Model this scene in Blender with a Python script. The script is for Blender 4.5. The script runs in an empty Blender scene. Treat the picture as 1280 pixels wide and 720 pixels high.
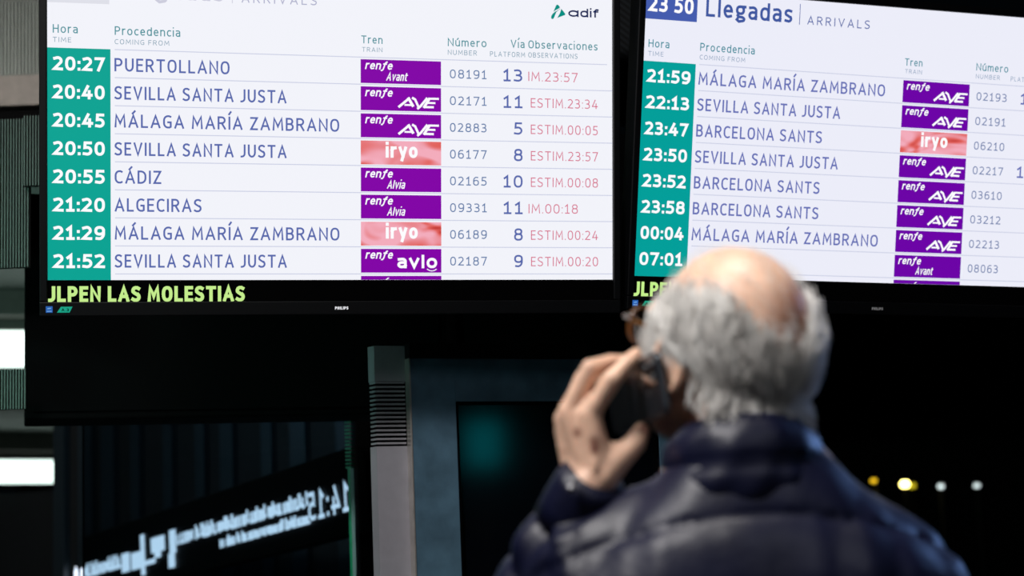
import bpy, bmesh, math, random
from mathutils import Vector, Matrix, noise
R = math.radians
random.seed(7)
SC = bpy.context.scene
COL = SC.collection

# ------------------------------------------------------------ camera, world, lights, exposure
PITCH, ROLL, FPX = R(9), R(2.35), 2200.0
CAM = Vector((0, 0, 1.38))
FW = Vector((0, math.cos(PITCH), math.sin(PITCH)))
_r = Vector((1, 0, 0)); _u = Vector((0, -math.sin(PITCH), math.cos(PITCH)))
RT = _r * math.cos(ROLL) - _u * math.sin(ROLL)
UP = _u * math.cos(ROLL) + _r * math.sin(ROLL)
cd = bpy.data.cameras.new('camera'); cam = bpy.data.objects.new('camera', cd); COL.objects.link(cam)
cam.matrix_world = Matrix(((RT.x, UP.x, -FW.x, CAM.x), (RT.y, UP.y, -FW.y, CAM.y), (RT.z, UP.z, -FW.z, CAM.z), (0, 0, 0, 1)))
cd.sensor_width = 36; cd.lens = FPX / 1280 * 36
cd.dof.use_dof = True; cd.dof.focus_distance = 3.66; cd.dof.aperture_fstop = 3.3; cd.dof.aperture_blades = 9
cd.clip_start = 0.05; cd.clip_end = 500
SC.camera = cam
wd = bpy.data.worlds.new('night'); SC.world = wd; wd.use_nodes = True
wd.node_tree.nodes['Background'].inputs[0].default_value = (0.10, 0.16, 0.22, 1)
wd.node_tree.nodes['Background'].inputs[1].default_value = 0.006
SC.view_settings.view_transform = 'Standard'; SC.view_settings.look = 'None'
SC.view_settings.exposure = 0.0; SC.view_settings.gamma = 1.0; SC.view_settings.use_curve_mapping = False

def area(name, loc, target, sx, sy, power, col):
    l = bpy.data.lights.new(name, 'AREA'); l.shape = 'RECTANGLE'; l.size = sx; l.size_y = sy
    l.energy = power; l.color = col
    o = bpy.data.objects.new(name, l); COL.objects.link(o); o.location = loc
    o.rotation_euler = (Vector(target) - Vector(loc)).to_track_quat('-Z', 'Y').to_euler()
    return o
area('ceiling_lamp_warm', (-1.1, 0.9, 3.5), (0.2, 1.9, 1.5), 0.9, 0.5, 70, (1.0, 0.965, 0.94))
area('rear_fill', (1.3, -1.2, 3.3), (0.3, 1.9, 1.5), 0.9, 0.5, 8, (0.95, 0.97, 1.0))  # added soft fill from behind for the head's dark right side
area('gap_fill', (-1.0, 5.15, 2.5), (-0.2, 5.6, 1.9), 0.2, 0.2, 0.8, (0.6, 1.0, 0.9)).data.spread = R(40)  # added light without a fixture, brightens the post in the gap
area('ceiling_lamp_overhead', (0.15, 1.75, 3.6), (0.25, 1.9, 1.5), 0.8, 0.7, 4.0, (1.0, 0.94, 0.86)).data.spread = R(60)
area('rim_fill_cool', (1.7, 2.9, 2.0), (0.3, 1.9, 1.64), 0.4, 0.5, 0.33, (0.25, 0.45, 1.0)).data.spread = R(30)  # added cool light for the blue rim on the head
area('edge_fill_green', (-2.6, 2.2, 3.6), (-0.5, 4.8, 1.0), 0.4, 0.4, 2.6, (0.55, 1.0, 0.85)).data.spread = R(36)  # added green light for the glass edge and the kiosk's side
area('ceiling_fill', (-3.4, 9.5, 1.2), (-3.6, 11.5, 3.7), 1.5, 1.0, 60, (0.5, 1.0, 0.85))  # added light from below so that the hall ceiling shows
area('bulkhead_fill', (-3.2, 2.5, 3.3), (-1.7, 6.0, 3.0), 0.6, 0.4, 10, (1.0, 0.97, 0.9)).data.spread = R(55)  # added wash over the upper ribs and beam, no fixture there
area('louvre_fill', (-1.80, 3.1, 1.70), (-1.30, 4.2, 1.98), 0.25, 0.25, 1.2, (0.35, 1.0, 0.82)).data.spread = R(100)  # added teal light, brightens the louvre fins towards the bottom

# ------------------------------------------------------------ helpers
def at(px, py, d):
    """the world point d metres deep along the view axis that the photo shows at (px, py)"""
    return CAM + RT * ((px - 640) / FPX * d) - UP * ((py - 360) / FPX * d) + FW * d
def at_z(px, py, z):
    v = RT * ((px - 640) / FPX) - UP * ((py - 360) / FPX) + FW
    return CAM + v * ((z - CAM.z) / v.z)
def lin(c):
    return tuple(((v / 255) / 12.92 if v <= 10 else (((v / 255) + 0.055) / 1.055) ** 2.4) for v in c)
def tag(o, label=None, cat=None, group=None, kind=None):
    if label: o['label'] = label
    if cat: o['category'] = cat
    if group: o['group'] = group
    if kind: o['kind'] = kind
    return o
def empty(name, loc, label=None, cat=None, group=None, mw=None):
    o = bpy.data.objects.new(name, None); COL.objects.link(o); o.empty_display_size = 0.1
    if mw is not None: o.matrix_world = mw
    else: o.location = loc
    return tag(o, label, cat, group)
def link(name, me, mats, parent=None, loc=None):
    """link a mesh whose vertices are in the parent's (or world) coordinates"""
    for m in (mats if isinstance(mats, (list, tuple)) else [mats]):
        if len(me.materials) < len(mats if isinstance(mats, (list, tuple)) else [mats]): me.materials.append(m)
    o = bpy.data.objects.new(name, me); COL.objects.link(o)
    if parent is not None: o.parent = parent
    if loc is not None: o.location = loc
    return o
def bm_obj(name, bm, mats, parent=None, smooth=False, loc=None, offset=None):
    if offset is not None: bmesh.ops.translate(bm, verts=bm.verts, vec=-Vector(offset))
    me = bpy.data.meshes.new(name); bm.to_mesh(me); bm.free()
    if smooth:
        for p in me.polygons: p.use_smooth = True
    return link(name, me, mats, parent, loc)
def box(bm, lo, hi, bev=0.0, mi=0):
    x0, y0, z0 = lo; x1, y1, z1 = hi
    vs = [bm.verts.new(p) for p in ((x0,y0,z0),(x1,y0,z0),(x1,y1,z0),(x0,y1,z0),(x0,y0,z1),(x1,y0,z1),(x1,y1,z1),(x0,y1,z1))]
    fs = [bm.faces.new([vs[i] for i in f]) for f in ((0,3,2,1),(4,5,6,7),(0,1,5,4),(1,2,6,5),(2,3,7,6),(3,0,4,7))]
    for f in fs: f.material_index = mi
    if bev > 0:
        es = list({e for f in fs for e in f.edges})
        r = bmesh.ops.bevel(bm, geom=es, offset=bev, segments=2, profile=0.5, affect='EDGES')
        for f in r['faces']: f.material_index = mi
def quad(bm, pts, mi=0):
    f = bm.faces.new([bm.verts.new(p) for p in pts]); f.material_index = mi
def tube(bm, pts, rads, seg=14, squash=None, caps=True, mi=0):
    """closed tapered tube with round ends; squash=(direction, factor) flattens it"""
    pts = [Vector(p) for p in pts]; n = len(pts)
    tang = []
    for i in range(n):
        a = pts[max(i-1, 0)]; b = pts[min(i+1, n-1)]; tang.append((b - a).normalized())
    ref = Vector((0, 0, 1)) if abs(tang[0].z) < 0.9 else Vector((1, 0, 0))
    nx = tang[0].cross(ref).normalized(); frames = []
    for t in tang:
        nx = (nx - t * nx.dot(t)).normalized(); frames.append((nx, t.cross(nx)))
    stations = []
    if caps:
        for k in (0, 1, 2):
            a = R(90 - 28 * (k + .35)); stations.append((pts[0] - tang[0] * rads[0] * math.sin(a), rads[0] * math.cos(a), frames[0]))
    for i in range(n): stations.append((pts[i], rads[i], frames[i]))
    if caps:
        for k in (2, 1, 0):
            a = R(90 - 28 * (k + .35)); stations.append((pts[-1] + tang[-1] * rads[-1] * math.sin(a), rads[-1] * math.cos(a), frames[-1]))
    rings = []
    for p, r, (a, b) in stations:
        ring = []
        for k in range(seg):
            t = 2 * math.pi * k / seg
            o = (a * math.cos(t) + b * math.sin(t)) * r
            if squash: s = Vector(squash[0]).normalized(); o = o - s * o.dot(s) * (1 - squash[1])
            ring.append(bm.verts.new(p + o))
        rings.append(ring)
    for q in range(len(rings) - 1):
        for k in range(seg):
            f = bm.faces.new((rings[q][k], rings[q][(k+1) % seg], rings[q+1][(k+1) % seg], rings[q+1][k])); f.material_index = mi
    bm.faces.new(list(reversed(rings[0]))).material_index = mi; bm.faces.new(rings[-1]).material_index = mi
def ball(bm, c, r, M=None, u=20, v=14, mi=0):
    """ellipsoid; r = 3 semi-axes"""
    mt = Matrix.Translation(c) @ (M if M is not None else Matrix.Identity(4)) @ Matrix.Diagonal((r[0], r[1], r[2], 1))
    g = bmesh.ops.create_uvsphere(bm, u_segments=u, v_segments=v, radius=1, matrix=mt)
    for vv in g['verts']:
        for f in vv.link_faces: f.material_index = mi
def evaluated(o):
    dg = bpy.context.evaluated_depsgraph_get(); dg.update()
    me = bpy.data.meshes.new_from_object(o.evaluated_get(dg)); return me
def fuse(bm, voxel, smooth=4, fac=0.5, offset=None):
    """one continuous skin over everything in bm"""
    bmesh.ops.recalc_face_normals(bm, faces=bm.faces)
    if offset is not None: bmesh.ops.translate(bm, verts=bm.verts, vec=-Vector(offset))
    me = bpy.data.meshes.new('fuse'); bm.to_mesh(me); bm.free()
    o = bpy.data.objects.new('fuse', me); COL.objects.link(o)
    m = o.modifiers.new('r', 'REMESH'); m.mode = 'VOXEL'; m.voxel_size = voxel; m.use_smooth_shade = True
    if smooth:
        s = o.modifiers.new('s', 'SMOOTH'); s.iterations = smooth; s.factor = fac
    r = evaluated(o); bpy.data.objects.remove(o); bpy.data.meshes.remove(me)
    for p in r.polygons: p.use_smooth = True
    return r

# ------------------------------------------------------------ materials
def mat(name, col, rough=0.5, metal=0.0, var=0.12, scale=30, bump=0.0, bscale=200, spec=0.5, stretch=None, coat=0.0, sss=0.0, sheen=0.0):
    m = bpy.data.materials.new(name); m.use_nodes = True; nt = m.node_tree; N = nt.nodes; b = N['Principled BSDF']
    c = lin(col)
    tc = N.new('ShaderNodeTexCoord'); mp = N.new('ShaderNodeMapping'); nz = N.new('ShaderNodeTexNoise'); rp = N.new('ShaderNodeValToRGB')
    if stretch: mp.inputs['Scale'].default_value = stretch
    nt.links.new(tc.outputs['Object'], mp.inputs['Vector']); nt.links.new(mp.outputs[0], nz.inputs['Vector'])
    nz.inputs['Scale'].default_value = scale; nz.inputs['Detail'].default_value = 5
    rp.color_ramp.elements[0].position = 0.3; rp.color_ramp.elements[1].position = 0.7
    rp.color_ramp.elements[0].color = (*[v * (1 - var) for v in c], 1); rp.color_ramp.elements[1].color = (*[min(1, v * (1 + var)) for v in c], 1)
    nt.links.new(nz.outputs['Fac'], rp.inputs[0]); nt.links.new(rp.outputs[0], b.inputs['Base Color'])
    b.inputs['Roughness'].default_value = rough; b.inputs['Metallic'].default_value = metal
    b.inputs['Specular IOR Level'].default_value = spec; b.inputs['Coat Weight'].default_value = coat
    b.inputs['Sheen Weight'].default_value = sheen
    if sss: b.inputs['Subsurface Weight'].default_value = sss; b.inputs['Subsurface Scale'].default_value = 0.006; b.inputs['Subsurface Radius'].default_value = (1, .35, .2)
    if bump:
        n2 = N.new('ShaderNodeTexNoise'); n2.inputs['Scale'].default_value = bscale; bp = N.new('ShaderNodeBump')
        nt.links.new(mp.outputs[0], n2.inputs['Vector']); nt.links.new(n2.outputs['Fac'], bp.inputs['Height'])
        bp.inputs['Strength'].default_value = bump; bp.inputs['Distance'].default_value = 0.002; nt.links.new(bp.outputs[0], b.inputs['Normal'])
    return m
def glow(name, col, s=1.0, gloss=False):
    """emissive surface: lit screen area, lamp, reflected lettering or bezel sticker"""
    m = bpy.data.materials.new(name); m.use_nodes = True; b = m.node_tree.nodes['Principled BSDF']
    b.inputs['Base Color'].default_value = (0.004, 0.004, 0.005, 1); b.inputs['Specular IOR Level'].default_value = 0.12
    b.inputs['Roughness'].default_value = 0.35
    b.inputs['Emission Color'].default_value = (*lin(col), 1); b.inputs['Emission Strength'].default_value = s
    return m
M = dict(
    black=mat('black_plastic', (6, 7, 9), 0.6, bump=0.1, spec=.25), bezel=mat('bezel_plastic', (5, 6, 9), 0.45, scale=80, spec=.25),
    cab=mat('matte_black_sheet', (3, 3, 4), 0.9, spec=0.08), pit=mat('dark_gap', (2, 2, 3), 0.95, spec=0.05),
    grey=mat('light_grey_paint', (166, 163, 172), 0.5, bump=0.15, bscale=500, var=0.05), steel=mat('brushed_steel', (104, 140, 164), 0.38, 0.35, var=0.28, scale=14, bump=0.1),
    edge=mat('polished_edge', (210, 200, 195), 0.3, 0.6), greenglass=mat('green_glass_edge', (30, 150, 105), 0.25, var=0.2),
    slat=mat('grey_ceiling_slat', (112, 118, 114), 0.5, 0.3), fin=mat('louvre_fin', (66, 84, 78), 0.5), beam=mat('taupe_beam', (120, 113, 108), 0.6), dark=mat('dark_wall', (10, 14, 16), 0.8, var=0.3),
    streakrib=mat('dark_streak_rib', (28, 40, 46), 0.5), floor=mat('polished_dark_floor', (60, 60, 62), 0.25, scale=4), navy=mat('navy_nylon', (11, 15, 42), 0.44, scale=12, var=0.2, bump=0.25, bscale=90, spec=0.4),
    trousers=mat('dark_trousers', (30, 30, 34), 0.8), shoe=mat('black_leather', (14, 12, 11), 0.4), snap=mat('silver_snap', (150, 150, 155), 0.45, 1.0),
    phone=mat('phone_back', (30, 32, 38), 0.35, scale=60, var=0.06), phoneedge=mat('phone_edge', (62, 68, 76), 0.35, 0.3), lens=mat('lens_glass', (6, 6, 10), 0.06, coat=1.0), tort=mat('tortoise_frame', (96, 62, 30), 0.2, var=0.6, scale=60, coat=0.6),
    ring=mat('lens_ring', (120, 124, 130), 0.3, 0.8), pole=mat('lamp_pole', (26, 29, 28), 0.5),
)
# glass, used by panes and spectacles
def glass(name, tint, f=0.88, rough=0.02):
    m = bpy.data.materials.new(name); m.use_nodes = True; nt = m.node_tree; N = nt.nodes; N.remove(N['Principled BSDF'])
    t = N.new('ShaderNodeBsdfTransparent'); g = N.new('ShaderNodeBsdfGlossy'); x = N.new('ShaderNodeMixShader'); fr = N.new('ShaderNodeFresnel')
    fr.inputs[0].default_value = 1.45
    t.inputs[0].default_value = (*[v * f for v in tint], 1); g.inputs['Roughness'].default_value = rough
    nt.links.new(fr.outputs[0], x.inputs[0]); nt.links.new(t.outputs[0], x.inputs[1]); nt.links.new(g.outputs[0], x.inputs[2])
    nt.links.new(x.outputs[0], N['Material Output'].inputs[0]); return m
M['smoked'] = glass('smoked_glass', (0.62, 0.72, 0.76)); M['clear'] = glass('spectacle_glass', (0.95, 0.95, 0.92))
# woven diagonal panel
m = mat('carbon_weave_panel', (13, 15, 18), 0.5); M['weave'] = m; nt = m.node_tree; N = nt.nodes
tc = N.new('ShaderNodeTexCoord'); mp = N.new('ShaderNodeMapping'); mp.inputs['Rotation'].default_value = (0, R(-38), 0); wv = N.new('ShaderNodeTexWave')
wv.bands_direction = 'Z'; wv.inputs['Scale'].default_value = 22; rp = N.new('ShaderNodeValToRGB')
rp.color_ramp.elements[0].color = (*lin((9, 10, 13)), 1); rp.color_ramp.elements[1].color = (*lin((30, 34, 38)), 1)
nt.links.new(tc.outputs['Object'], mp.inputs[0]); nt.links.new(mp.outputs[0], wv.inputs[0]); nt.links.new(wv.outputs[0], rp.inputs[0]); nt.links.new(rp.outputs[0], N['Principled BSDF'].inputs['Base Color'])
# red silk advert tile
def silk(name, seed, g):
    m = glow(name, (230, 110, 110)); nt = m.node_tree; N = nt.nodes
    tc = N.new('ShaderNodeTexCoord'); mp = N.new('ShaderNodeMapping'); mp.inputs['Rotation'].default_value = (0, 0, R(28)); mp.inputs['Scale'].default_value = (8, 15, 1); mp.inputs['Location'].default_value = (seed, seed, 0)
    nz = N.new('ShaderNodeTexNoise'); nz.inputs['Scale'].default_value = 1.1; nz.inputs['Detail'].default_value = 1.2; nz.inputs['Distortion'].default_value = 1.3
    rp = N.new('ShaderNodeValToRGB'); e = rp.color_ramp.elements
    e[0].position = 0.30; e[0].color = (*lin((195, 55, 50)), 1); e[1].position = 0.60; e[1].color = (*lin((243, 172, 188)), 1)
    k = e.new(0.42); k.color = (*lin((226, 100, 95)), 1)
    nt.links.new(tc.outputs['Object'], mp.inputs[0]); nt.links.new(mp.outputs[0], nz.inputs[0]); nt.links.new(nz.outputs['Fac'], rp.inputs[0])
    nt.links.new(rp.outputs[0], N['Principled BSDF'].inputs['Emission Color']); return m

# ------------------------------------------------------------ the hall: floor, ceiling, walls
bm = bmesh.new(); box(bm, (-12, -4, -0.1), (14, 40, 0)); tag(bm_obj('floor', bm, M['floor']), kind='structure')
bm = bmesh.new(); box(bm, (-12, 42, -0.1), (16, 42.2, 7)); tag(bm_obj('wall_back', bm, M['dark']), kind='structure')

def slats(name, x0, x1, y0, y1, z, pitch, w, h, parent, m):
    bm = bmesh.new(); n = int((x1 - x0) / pitch)
    for i in range(n):
        x = x0 + i * pitch; box(bm, (x, y0, z), (x + w, y1, z + h))
    return tag(bm_obj(name, bm, m, parent), kind='stuff')
# ribbed metal ceiling of the hall on the left, running away from the viewer
croot = bpy.data.objects.new('ceiling', None); COL.objects.link(croot); tag(croot, kind='structure')
slats('ceiling_slat', -9.0, -1.2, 7.2, 34, 3.75, 0.045, 0.026, 0.04, croot, M['slat'])
bm = bmesh.new(); box(bm, (-9.1, 7.2, 3.80), (-1.1, 34, 3.85)); bm_obj('ceiling_deck', bm, M['dark'], croot)
# bulkhead above: ribbed upper panel, taupe beam and black soffit
p0 = at(-60, 75, 6.0); p1 = at(50, 75, 6.0)
bulk = bpy.data.objects.new('trim_1', None); COL.objects.link(bulk); tag(bulk, kind='structure')
bm = bmesh.new(); zt = at(20, -90, 6.0).z; zb = at(20, 75, 6.0).z; x0 = at(-520, 0, 6).x
n = 0; x = x0
while x < p1.x + 0.15:
    box(bm, (x, 6.0, zb), (x + 0.007, 6.012, zt)); x += 0.0125; n += 1
tag(bm_obj('bulkhead_rib', bm, M['slat'], bulk), kind='stuff')
bm = bmesh.new(); box(bm, (x0, 6.02, zb), (p1.x + .15, 6.06, zt)); bm_obj('bulkhead_backing', bm, M['dark'], bulk)
bm = bmesh.new(); zc = at(20, 116, 6.0).z; box(bm, (x0, 5.97, zc), (p1.x + .15, 6.2, zb), 0.004); bm_obj('beam', bm, M['beam'], bulk)
bm = bmesh.new(); zd = at(20, 150, 6.0).z; box(bm, (x0, 6.02, zd), (p1.x + .15, 6.5, zc - .002), 0.004); bm_obj('soffit', bm, M['cab'], bulk)

def louvre(pa, pb, ya, yb, d, root):
    lo = at(pa, yb, d); hi = at(pb, ya, d); bm = bmesh.new(); step = 3.6 / FPX * d; x = math.ceil(lo.x / step) * step
    while x < hi.x: box(bm, (x, lo.y, lo.z), (x + step * .45, lo.y + .01, hi.z)); x += step
    tag(bm_obj('louvre_fin', bm, M['fin'], root), kind='stuff')
    bm = bmesh.new(); box(bm, (lo.x, lo.y + .012, lo.z), (hi.x, lo.y + .02, hi.z)); bm_obj('louvre_backing', bm, M['dark'], root)
lv = bpy.data.objects.new('trim_2', None); COL.objects.link(lv); tag(lv, kind='structure')
louvre(-420, 28, 140, 352, 4.3, lv); louvre(28.5, 52, 140, 232, 4.3, lv); louvre(-420, 29, 460, 529, 4.3, lv)
# two luminous ceiling luminaires with their beams
def luminaire(pxa, pxb, py0, py1, z, label, power):
    a = at_z(pxa, (py0 + py1) / 2, z); b = at_z(pxb, (py0 + py1) / 2, z)
    d = (b - CAM).dot(FW); h = (py1 - py0) / FPX * d
    L = (b - a).length; yaw = math.atan2(b.y - a.y, b.x - a.x)
    mw = Matrix.Translation((b.x, b.y, z)) @ Matrix.Rotation(yaw, 4, 'Z')
    t = empty('ceiling_luminaire', None, label, 'lamp', mw=mw)
    bm = bmesh.new(); box(bm, (-L, -0.06, -h / 2), (0, 0.10, h / 2), 0.015); bm_obj('diffuser', bm, glow('lamp_diffuser', (232, 255, 246), power), t)
    bm = bmesh.new(); box(bm, (-L - .02, -0.10, h / 2), (.02, 0.14, h / 2 + h * .35), 0.01)
    bm_obj('housing', bm, M['beam'], t)
    bm = bmesh.new(); box(bm, (-L - .02, -0.22, h / 2 + h * .36), (.05, 0.26, h / 2 + h * 1.3), 0.02)
    bm_obj('carrier_beam', bm, M['beam'], t)
luminaire(-420, 80, 415, 457, 3.3, 'bright white strip light in the hall, the upper one beside the black cabinet edge', 2.6)
luminaire(-330, 103, 576, 603, 3.15, 'bright white strip light in the hall, the lower one whose right end is seen', 2.2)

# dark wall behind the glass partition; ribs added to make blue reflection-like streaks
a = at(-60, 560, 9.0); b = at(470, 560, 8.0)
w = bpy.data.objects.new('wall_left', None); COL.objects.link(w); tag(w, kind='structure')
dv = (b - a); Lw = Vector((dv.x, dv.y, 0)).length; yaw = math.atan2(dv.y, dv.x)
w.matrix_world = Matrix.Translation((a.x, a.y, 0)) @ Matrix.Rotation(yaw, 4, 'Z')
ztop = at(100, 612, 8.8).z
bm = bmesh.new(); box(bm, (-1.5, 0.05, 0), (Lw, 0.15, ztop)); box(bm, (0.62, 0.05, ztop), (Lw, 0.15, 3.2)); bm_obj('wall_panel', bm, M['dark'], w)
bm = bmesh.new(); x = 0.64
while x < Lw: box(bm, (x, 0.0, 0), (x + 0.05 + random.random() * .05, 0.045, 3.1)); x += 0.13 + random.random() * .12
tag(bm_obj('streak_rib', bm, M['streakrib'], w), kind='stuff')
pl = area('streak_fill', at(250, 470, 7.6), at(260, 640, 8.8), 1.8, 0.1, 2.2, (0.2, 0.62, 1.0))  # added blue light, no shop behind it; draws the streaks on the ribs

# ------------------------------------------------------------ glass partition with green edge, ribbed head
GP = at(437, 640, 4.9); GA = at(103, 640, 5.2)
t = empty('glass_partition', None, 'smoked glass partition with a green lit edge, left of the kiosk', 'partition', mw=Matrix.Translation((GA.x, GA.y, 0)) @ Matrix.Rotation(math.atan2(GP.y - GA.y, GP.x - GA.x), 4, 'Z'))
Lg = Vector((GP.x - GA.x, GP.y - GA.y, 0)).length
bm = bmesh.new(); box(bm, (0, 0, 0.02), (Lg, 0.010, 1.9)); bm_obj('pane', bm, M['smoked'], t)
zr = at(437, 585, 4.9).z
bm = bmesh.new(); box(bm, (Lg, -.005, 0.0), (Lg + .008, 0.02, zr)); tag(bm_obj('glass_edge', bm, M['greenglass'], t), 'green glowing glass edge')
bm = bmesh.new(); box(bm, (Lg + .008, -.005, 0.0), (Lg + .018, 0.02, zr)); tag(bm_obj('edge_profile', bm, M['grey'], t), 'pale grey metal edge strip')
k = 0; z = zr
bm = bmesh.new()
while z < zr + .28:
    box(bm, (Lg - .006, -.006, z), (Lg + .012, 0.02, z + 0.005)); z += 0.0105
tag(bm_obj('grille', bm, M['greenglass'], t), kind='stuff')

# glowing mirrored board behind the glass, standing in for a text sign's reflection
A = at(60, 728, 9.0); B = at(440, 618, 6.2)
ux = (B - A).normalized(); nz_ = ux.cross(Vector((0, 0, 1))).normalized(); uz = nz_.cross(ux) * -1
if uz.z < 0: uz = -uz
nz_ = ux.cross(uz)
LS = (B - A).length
t = empty('sign_reflection', None, 'long sloping reflection of a sign, white mirrored lettering built behind the smoked glass', 'sign', mw=Matrix(((ux.x, uz.x, nz_.x, A.x), (ux.y, uz.y, nz_.y, A.y), (ux.z, uz.z, nz_.z, A.z), (0, 0, 0, 1))))
bm = bmesh.new(); box(bm, (-.3, -.14, -.05), (LS + .03, .17, -.004), 0.006); bm_obj('reflection_body', bm, M['black'], t)
GL = glow('reflected_letters', (218, 230, 248), 2.2); GT = glow('reflected_teal', (30, 150, 140), 0.7)
def uvx(px): # length along the reflected sign for a photo column
    lo, hi = 0.0, LS
    for _ in range(40):
        m_ = (lo + hi) / 2; p = A + ux * m_; q = p - CAM; X = 640 + FPX * q.dot(RT) / q.dot(FW)
        if X < px: lo = m_
        else: hi = m_
    return lo
def strokes(bm, x0, x1, y0, y1, rnd, gap=0.25, w=.012):
    x = x0
    while x < x1:
        ww = w * rnd.uniform(.6, 1.5); a_ = y0 + (y1 - y0) * rnd.choice([0, 0, 0, .1]); b_ = y1 - (y1 - y0) * rnd.choice([0, .25, .25, .3])
        box(bm, (x, a_, 0), (x + ww, b_, .004))
        if rnd.random() < .6: box(bm, (x + ww, a_, 0), (x + ww * 2, a_ + (y1 - y0) * .25, .004))
        x += ww * rnd.uniform(1.5, 2.3)
        if rnd.random() < .13: x += w * 1.6

# ------------------------------------------------------------ flat lettering: condensed sign letters drawn as thick strokes
def arc(cx, cy, rx, ry, a0, a1, n=8):
    return [(cx + rx * math.cos(R(a0 + (a1 - a0) * i / n)), cy + ry * math.sin(R(a0 + (a1 - a0) * i / n))) for i in range(n + 1)]
def oval(x0, x1, y0, y1, n=20, sq=0.82):
    """closed squarish oval"""
    cx, cy, rx, ry = (x0 + x1) / 2, (y0 + y1) / 2, (x1 - x0) / 2, (y1 - y0) / 2; r = []
    for i in range(n + 1):
        a = 2 * math.pi * i / n; c, s = math.cos(a), math.sin(a)
        r.append((cx + rx * math.copysign(abs(c) ** sq, c), cy + ry * math.copysign(abs(s) ** sq, s)))
    return r
XH = .72
def _g():
    G = {}
    G['A'] = (1.0 * .52, [[(0, 0), (.5, 1), (1, 0)], [(.17, .30), (.83, .30)]])
    G['B'] = (.42, [[(0, 0), (0, 1), (.5, 1)] + arc(.5, .76, .42, .24, 90, -90)[1:] + [(0, .52)], [(.5, .52)] + arc(.52, .26, .48, .26, 90, -90) + [(0, 0)]])
    G['C'] = (.40, [[(1, .95), (.8, 1)] + arc(.62, .62, .62, .38, 100, 180) + arc(.62, .38, .62, .38, 180, 260) + [(.8, 0), (1, .05)]])
    G['D'] = (.46, [[(0, 0), (0, 1), (.35, 1)] + arc(.35, .60, .65, .40, 90, 0)[1:] + arc(.35, .40, .65, .40, 0, -90)[0:] + [(0, 0)]])
    G['E'] = (.35, [[(1, 1), (0, 1), (0, 0), (1, 0)], [(0, .52), (.88, .52)]])
    G['F'] = (.35, [[(1, 1), (0, 1), (0, 0)], [(0, .52), (.88, .52)]])
    G['G'] = (.44, [[(.95, .95), (.75, 1)] + arc(.58, .62, .58, .38, 100, 180) + arc(.58, .38, .58, .38, 180, 262) + [(.8, 0), (1, .06), (1, .46), (.62, .46)]])
    G['H'] = (.46, [[(0, 0), (0, 1)], [(1, 0), (1, 1)], [(0, .52), (1, .52)]])
    G['I'] = (.0, [[(0, 0), (0, 1)]])
    G['J'] = (.24, [[(1, 1), (1, .28)] + arc(.1, .26, .9, .26, 0, -90) + [(0, 0)]])
    G['L'] = (.34, [[(0, 1), (0, 0), (1, 0)]])
    G['M'] = (.60, [[(0, 0), (.08, 1), (.5, .28), (.92, 1), (1, 0)]])
    G['N'] = (.48, [[(0, 0), (0, 1), (1, 0), (1, 1)]])
    G['O'] = (.50, [oval(0, 1, 0, 1)])
    G['P'] = (.42, [[(0, 0), (0, 1), (.5, 1)] + arc(.5, .72, .5, .28, 90, -90)[1:] + [(0, .44)]])
    G['R'] = (.43, [[(0, 0), (0, 1), (.5, 1)] + arc(.5, .74, .46, .26, 90, -90)[1:] + [(0, .48)], [(.5, .48), (1, 0)]])
    G['S'] = (.40, [[(.92, .94), (.7, 1)] + arc(.45, .76, .45, .24, 90, 200, 6) + [(.25, .58), (.78, .42)] + arc(.52, .25, .48, .25, 50, -90, 7) + [(.25, 0), (0, .07)]])
    G['T'] = (.46, [[(0, 1), (1, 1)], [(.5, 1), (.5, 0)]])
    G['U'] = (.46, [[(0, 1), (0, .36)] + arc(.5, .36, .5, .36, 180, 360) + [(1, 1)]])
    G['V'] = (.50, [[(0, 1), (.5, 0), (1, 1)]])
    G['Z'] = (.40, [[(0, 1), (1, 1), (0, 0), (1, 0)]])
    acc = [(.42, 1.17), (.68, 1.36)]
    G['Á'] = (.52, G['A'][1] + [acc]); G['Í'] = (.0, [[(0, 0), (0, 1)], [('a', 0)]])
    G['0'] = (.42, [oval(0, 1, 0, 1)])
    G['1'] = (.32, [[(.05, .80), (.55, 1), (.55, 0)], [(.05, 0), (1, 0)]])
    G['2'] = (.40, [[(.03, .93)] + arc(.48, .72, .46, .28, 115, -25, 7) + [(0, .02), (1, 0)]])
    G['3'] = (.39, [[(.05, .97), (.4, 1)] + arc(.45, .76, .45, .24, 90, -80, 7) + [(.3, .52)], [(.45, .52)] + arc(.45, .26, .53, .26, 80, -90, 8) + [(0, .04)]])
    G['4'] = (.46, [[(.55, 1), (0, .24), (1, .24)], [(.74, .56), (.74, 0)]])
    G['5'] = (.39, [[(.92, 1), (.14, 1), (.1, .57), (.45, .60)] + arc(.45, .30, .53, .30, 70, -90, 8) + [(0, .04)]])
    G['6'] = (.42, [[(.85, .98), (.6, 1)] + arc(.55, .55, .55, .45, 100, 180, 6) + [(0, .3)], oval(0, 1, 0, .6)])
    G['7'] = (.41, [[(0, 1), (1, 1), (.35, 0)]])
    G['8'] = (.42, [oval(.06, .94, .54, 1), oval(0, 1, 0, .54)])
    G['9'] = (.42, [[(.15, .02), (.4, 0)] + arc(.45, .45, .55, .45, -80, 0, 6) + [(1, .7)], oval(0, 1, .4, 1)])
    G[':'] = (.0, [[(0, .02), (0, .03)], [(0, .62), (0, .63)]]); G['.'] = (.0, [[(0, .0), (0, .01)]])
    h = XH
    G['ɑ'] = (.52, [oval(0, 1, 0, h, sq=.95), [(1, h), (1, 0)]])
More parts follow.
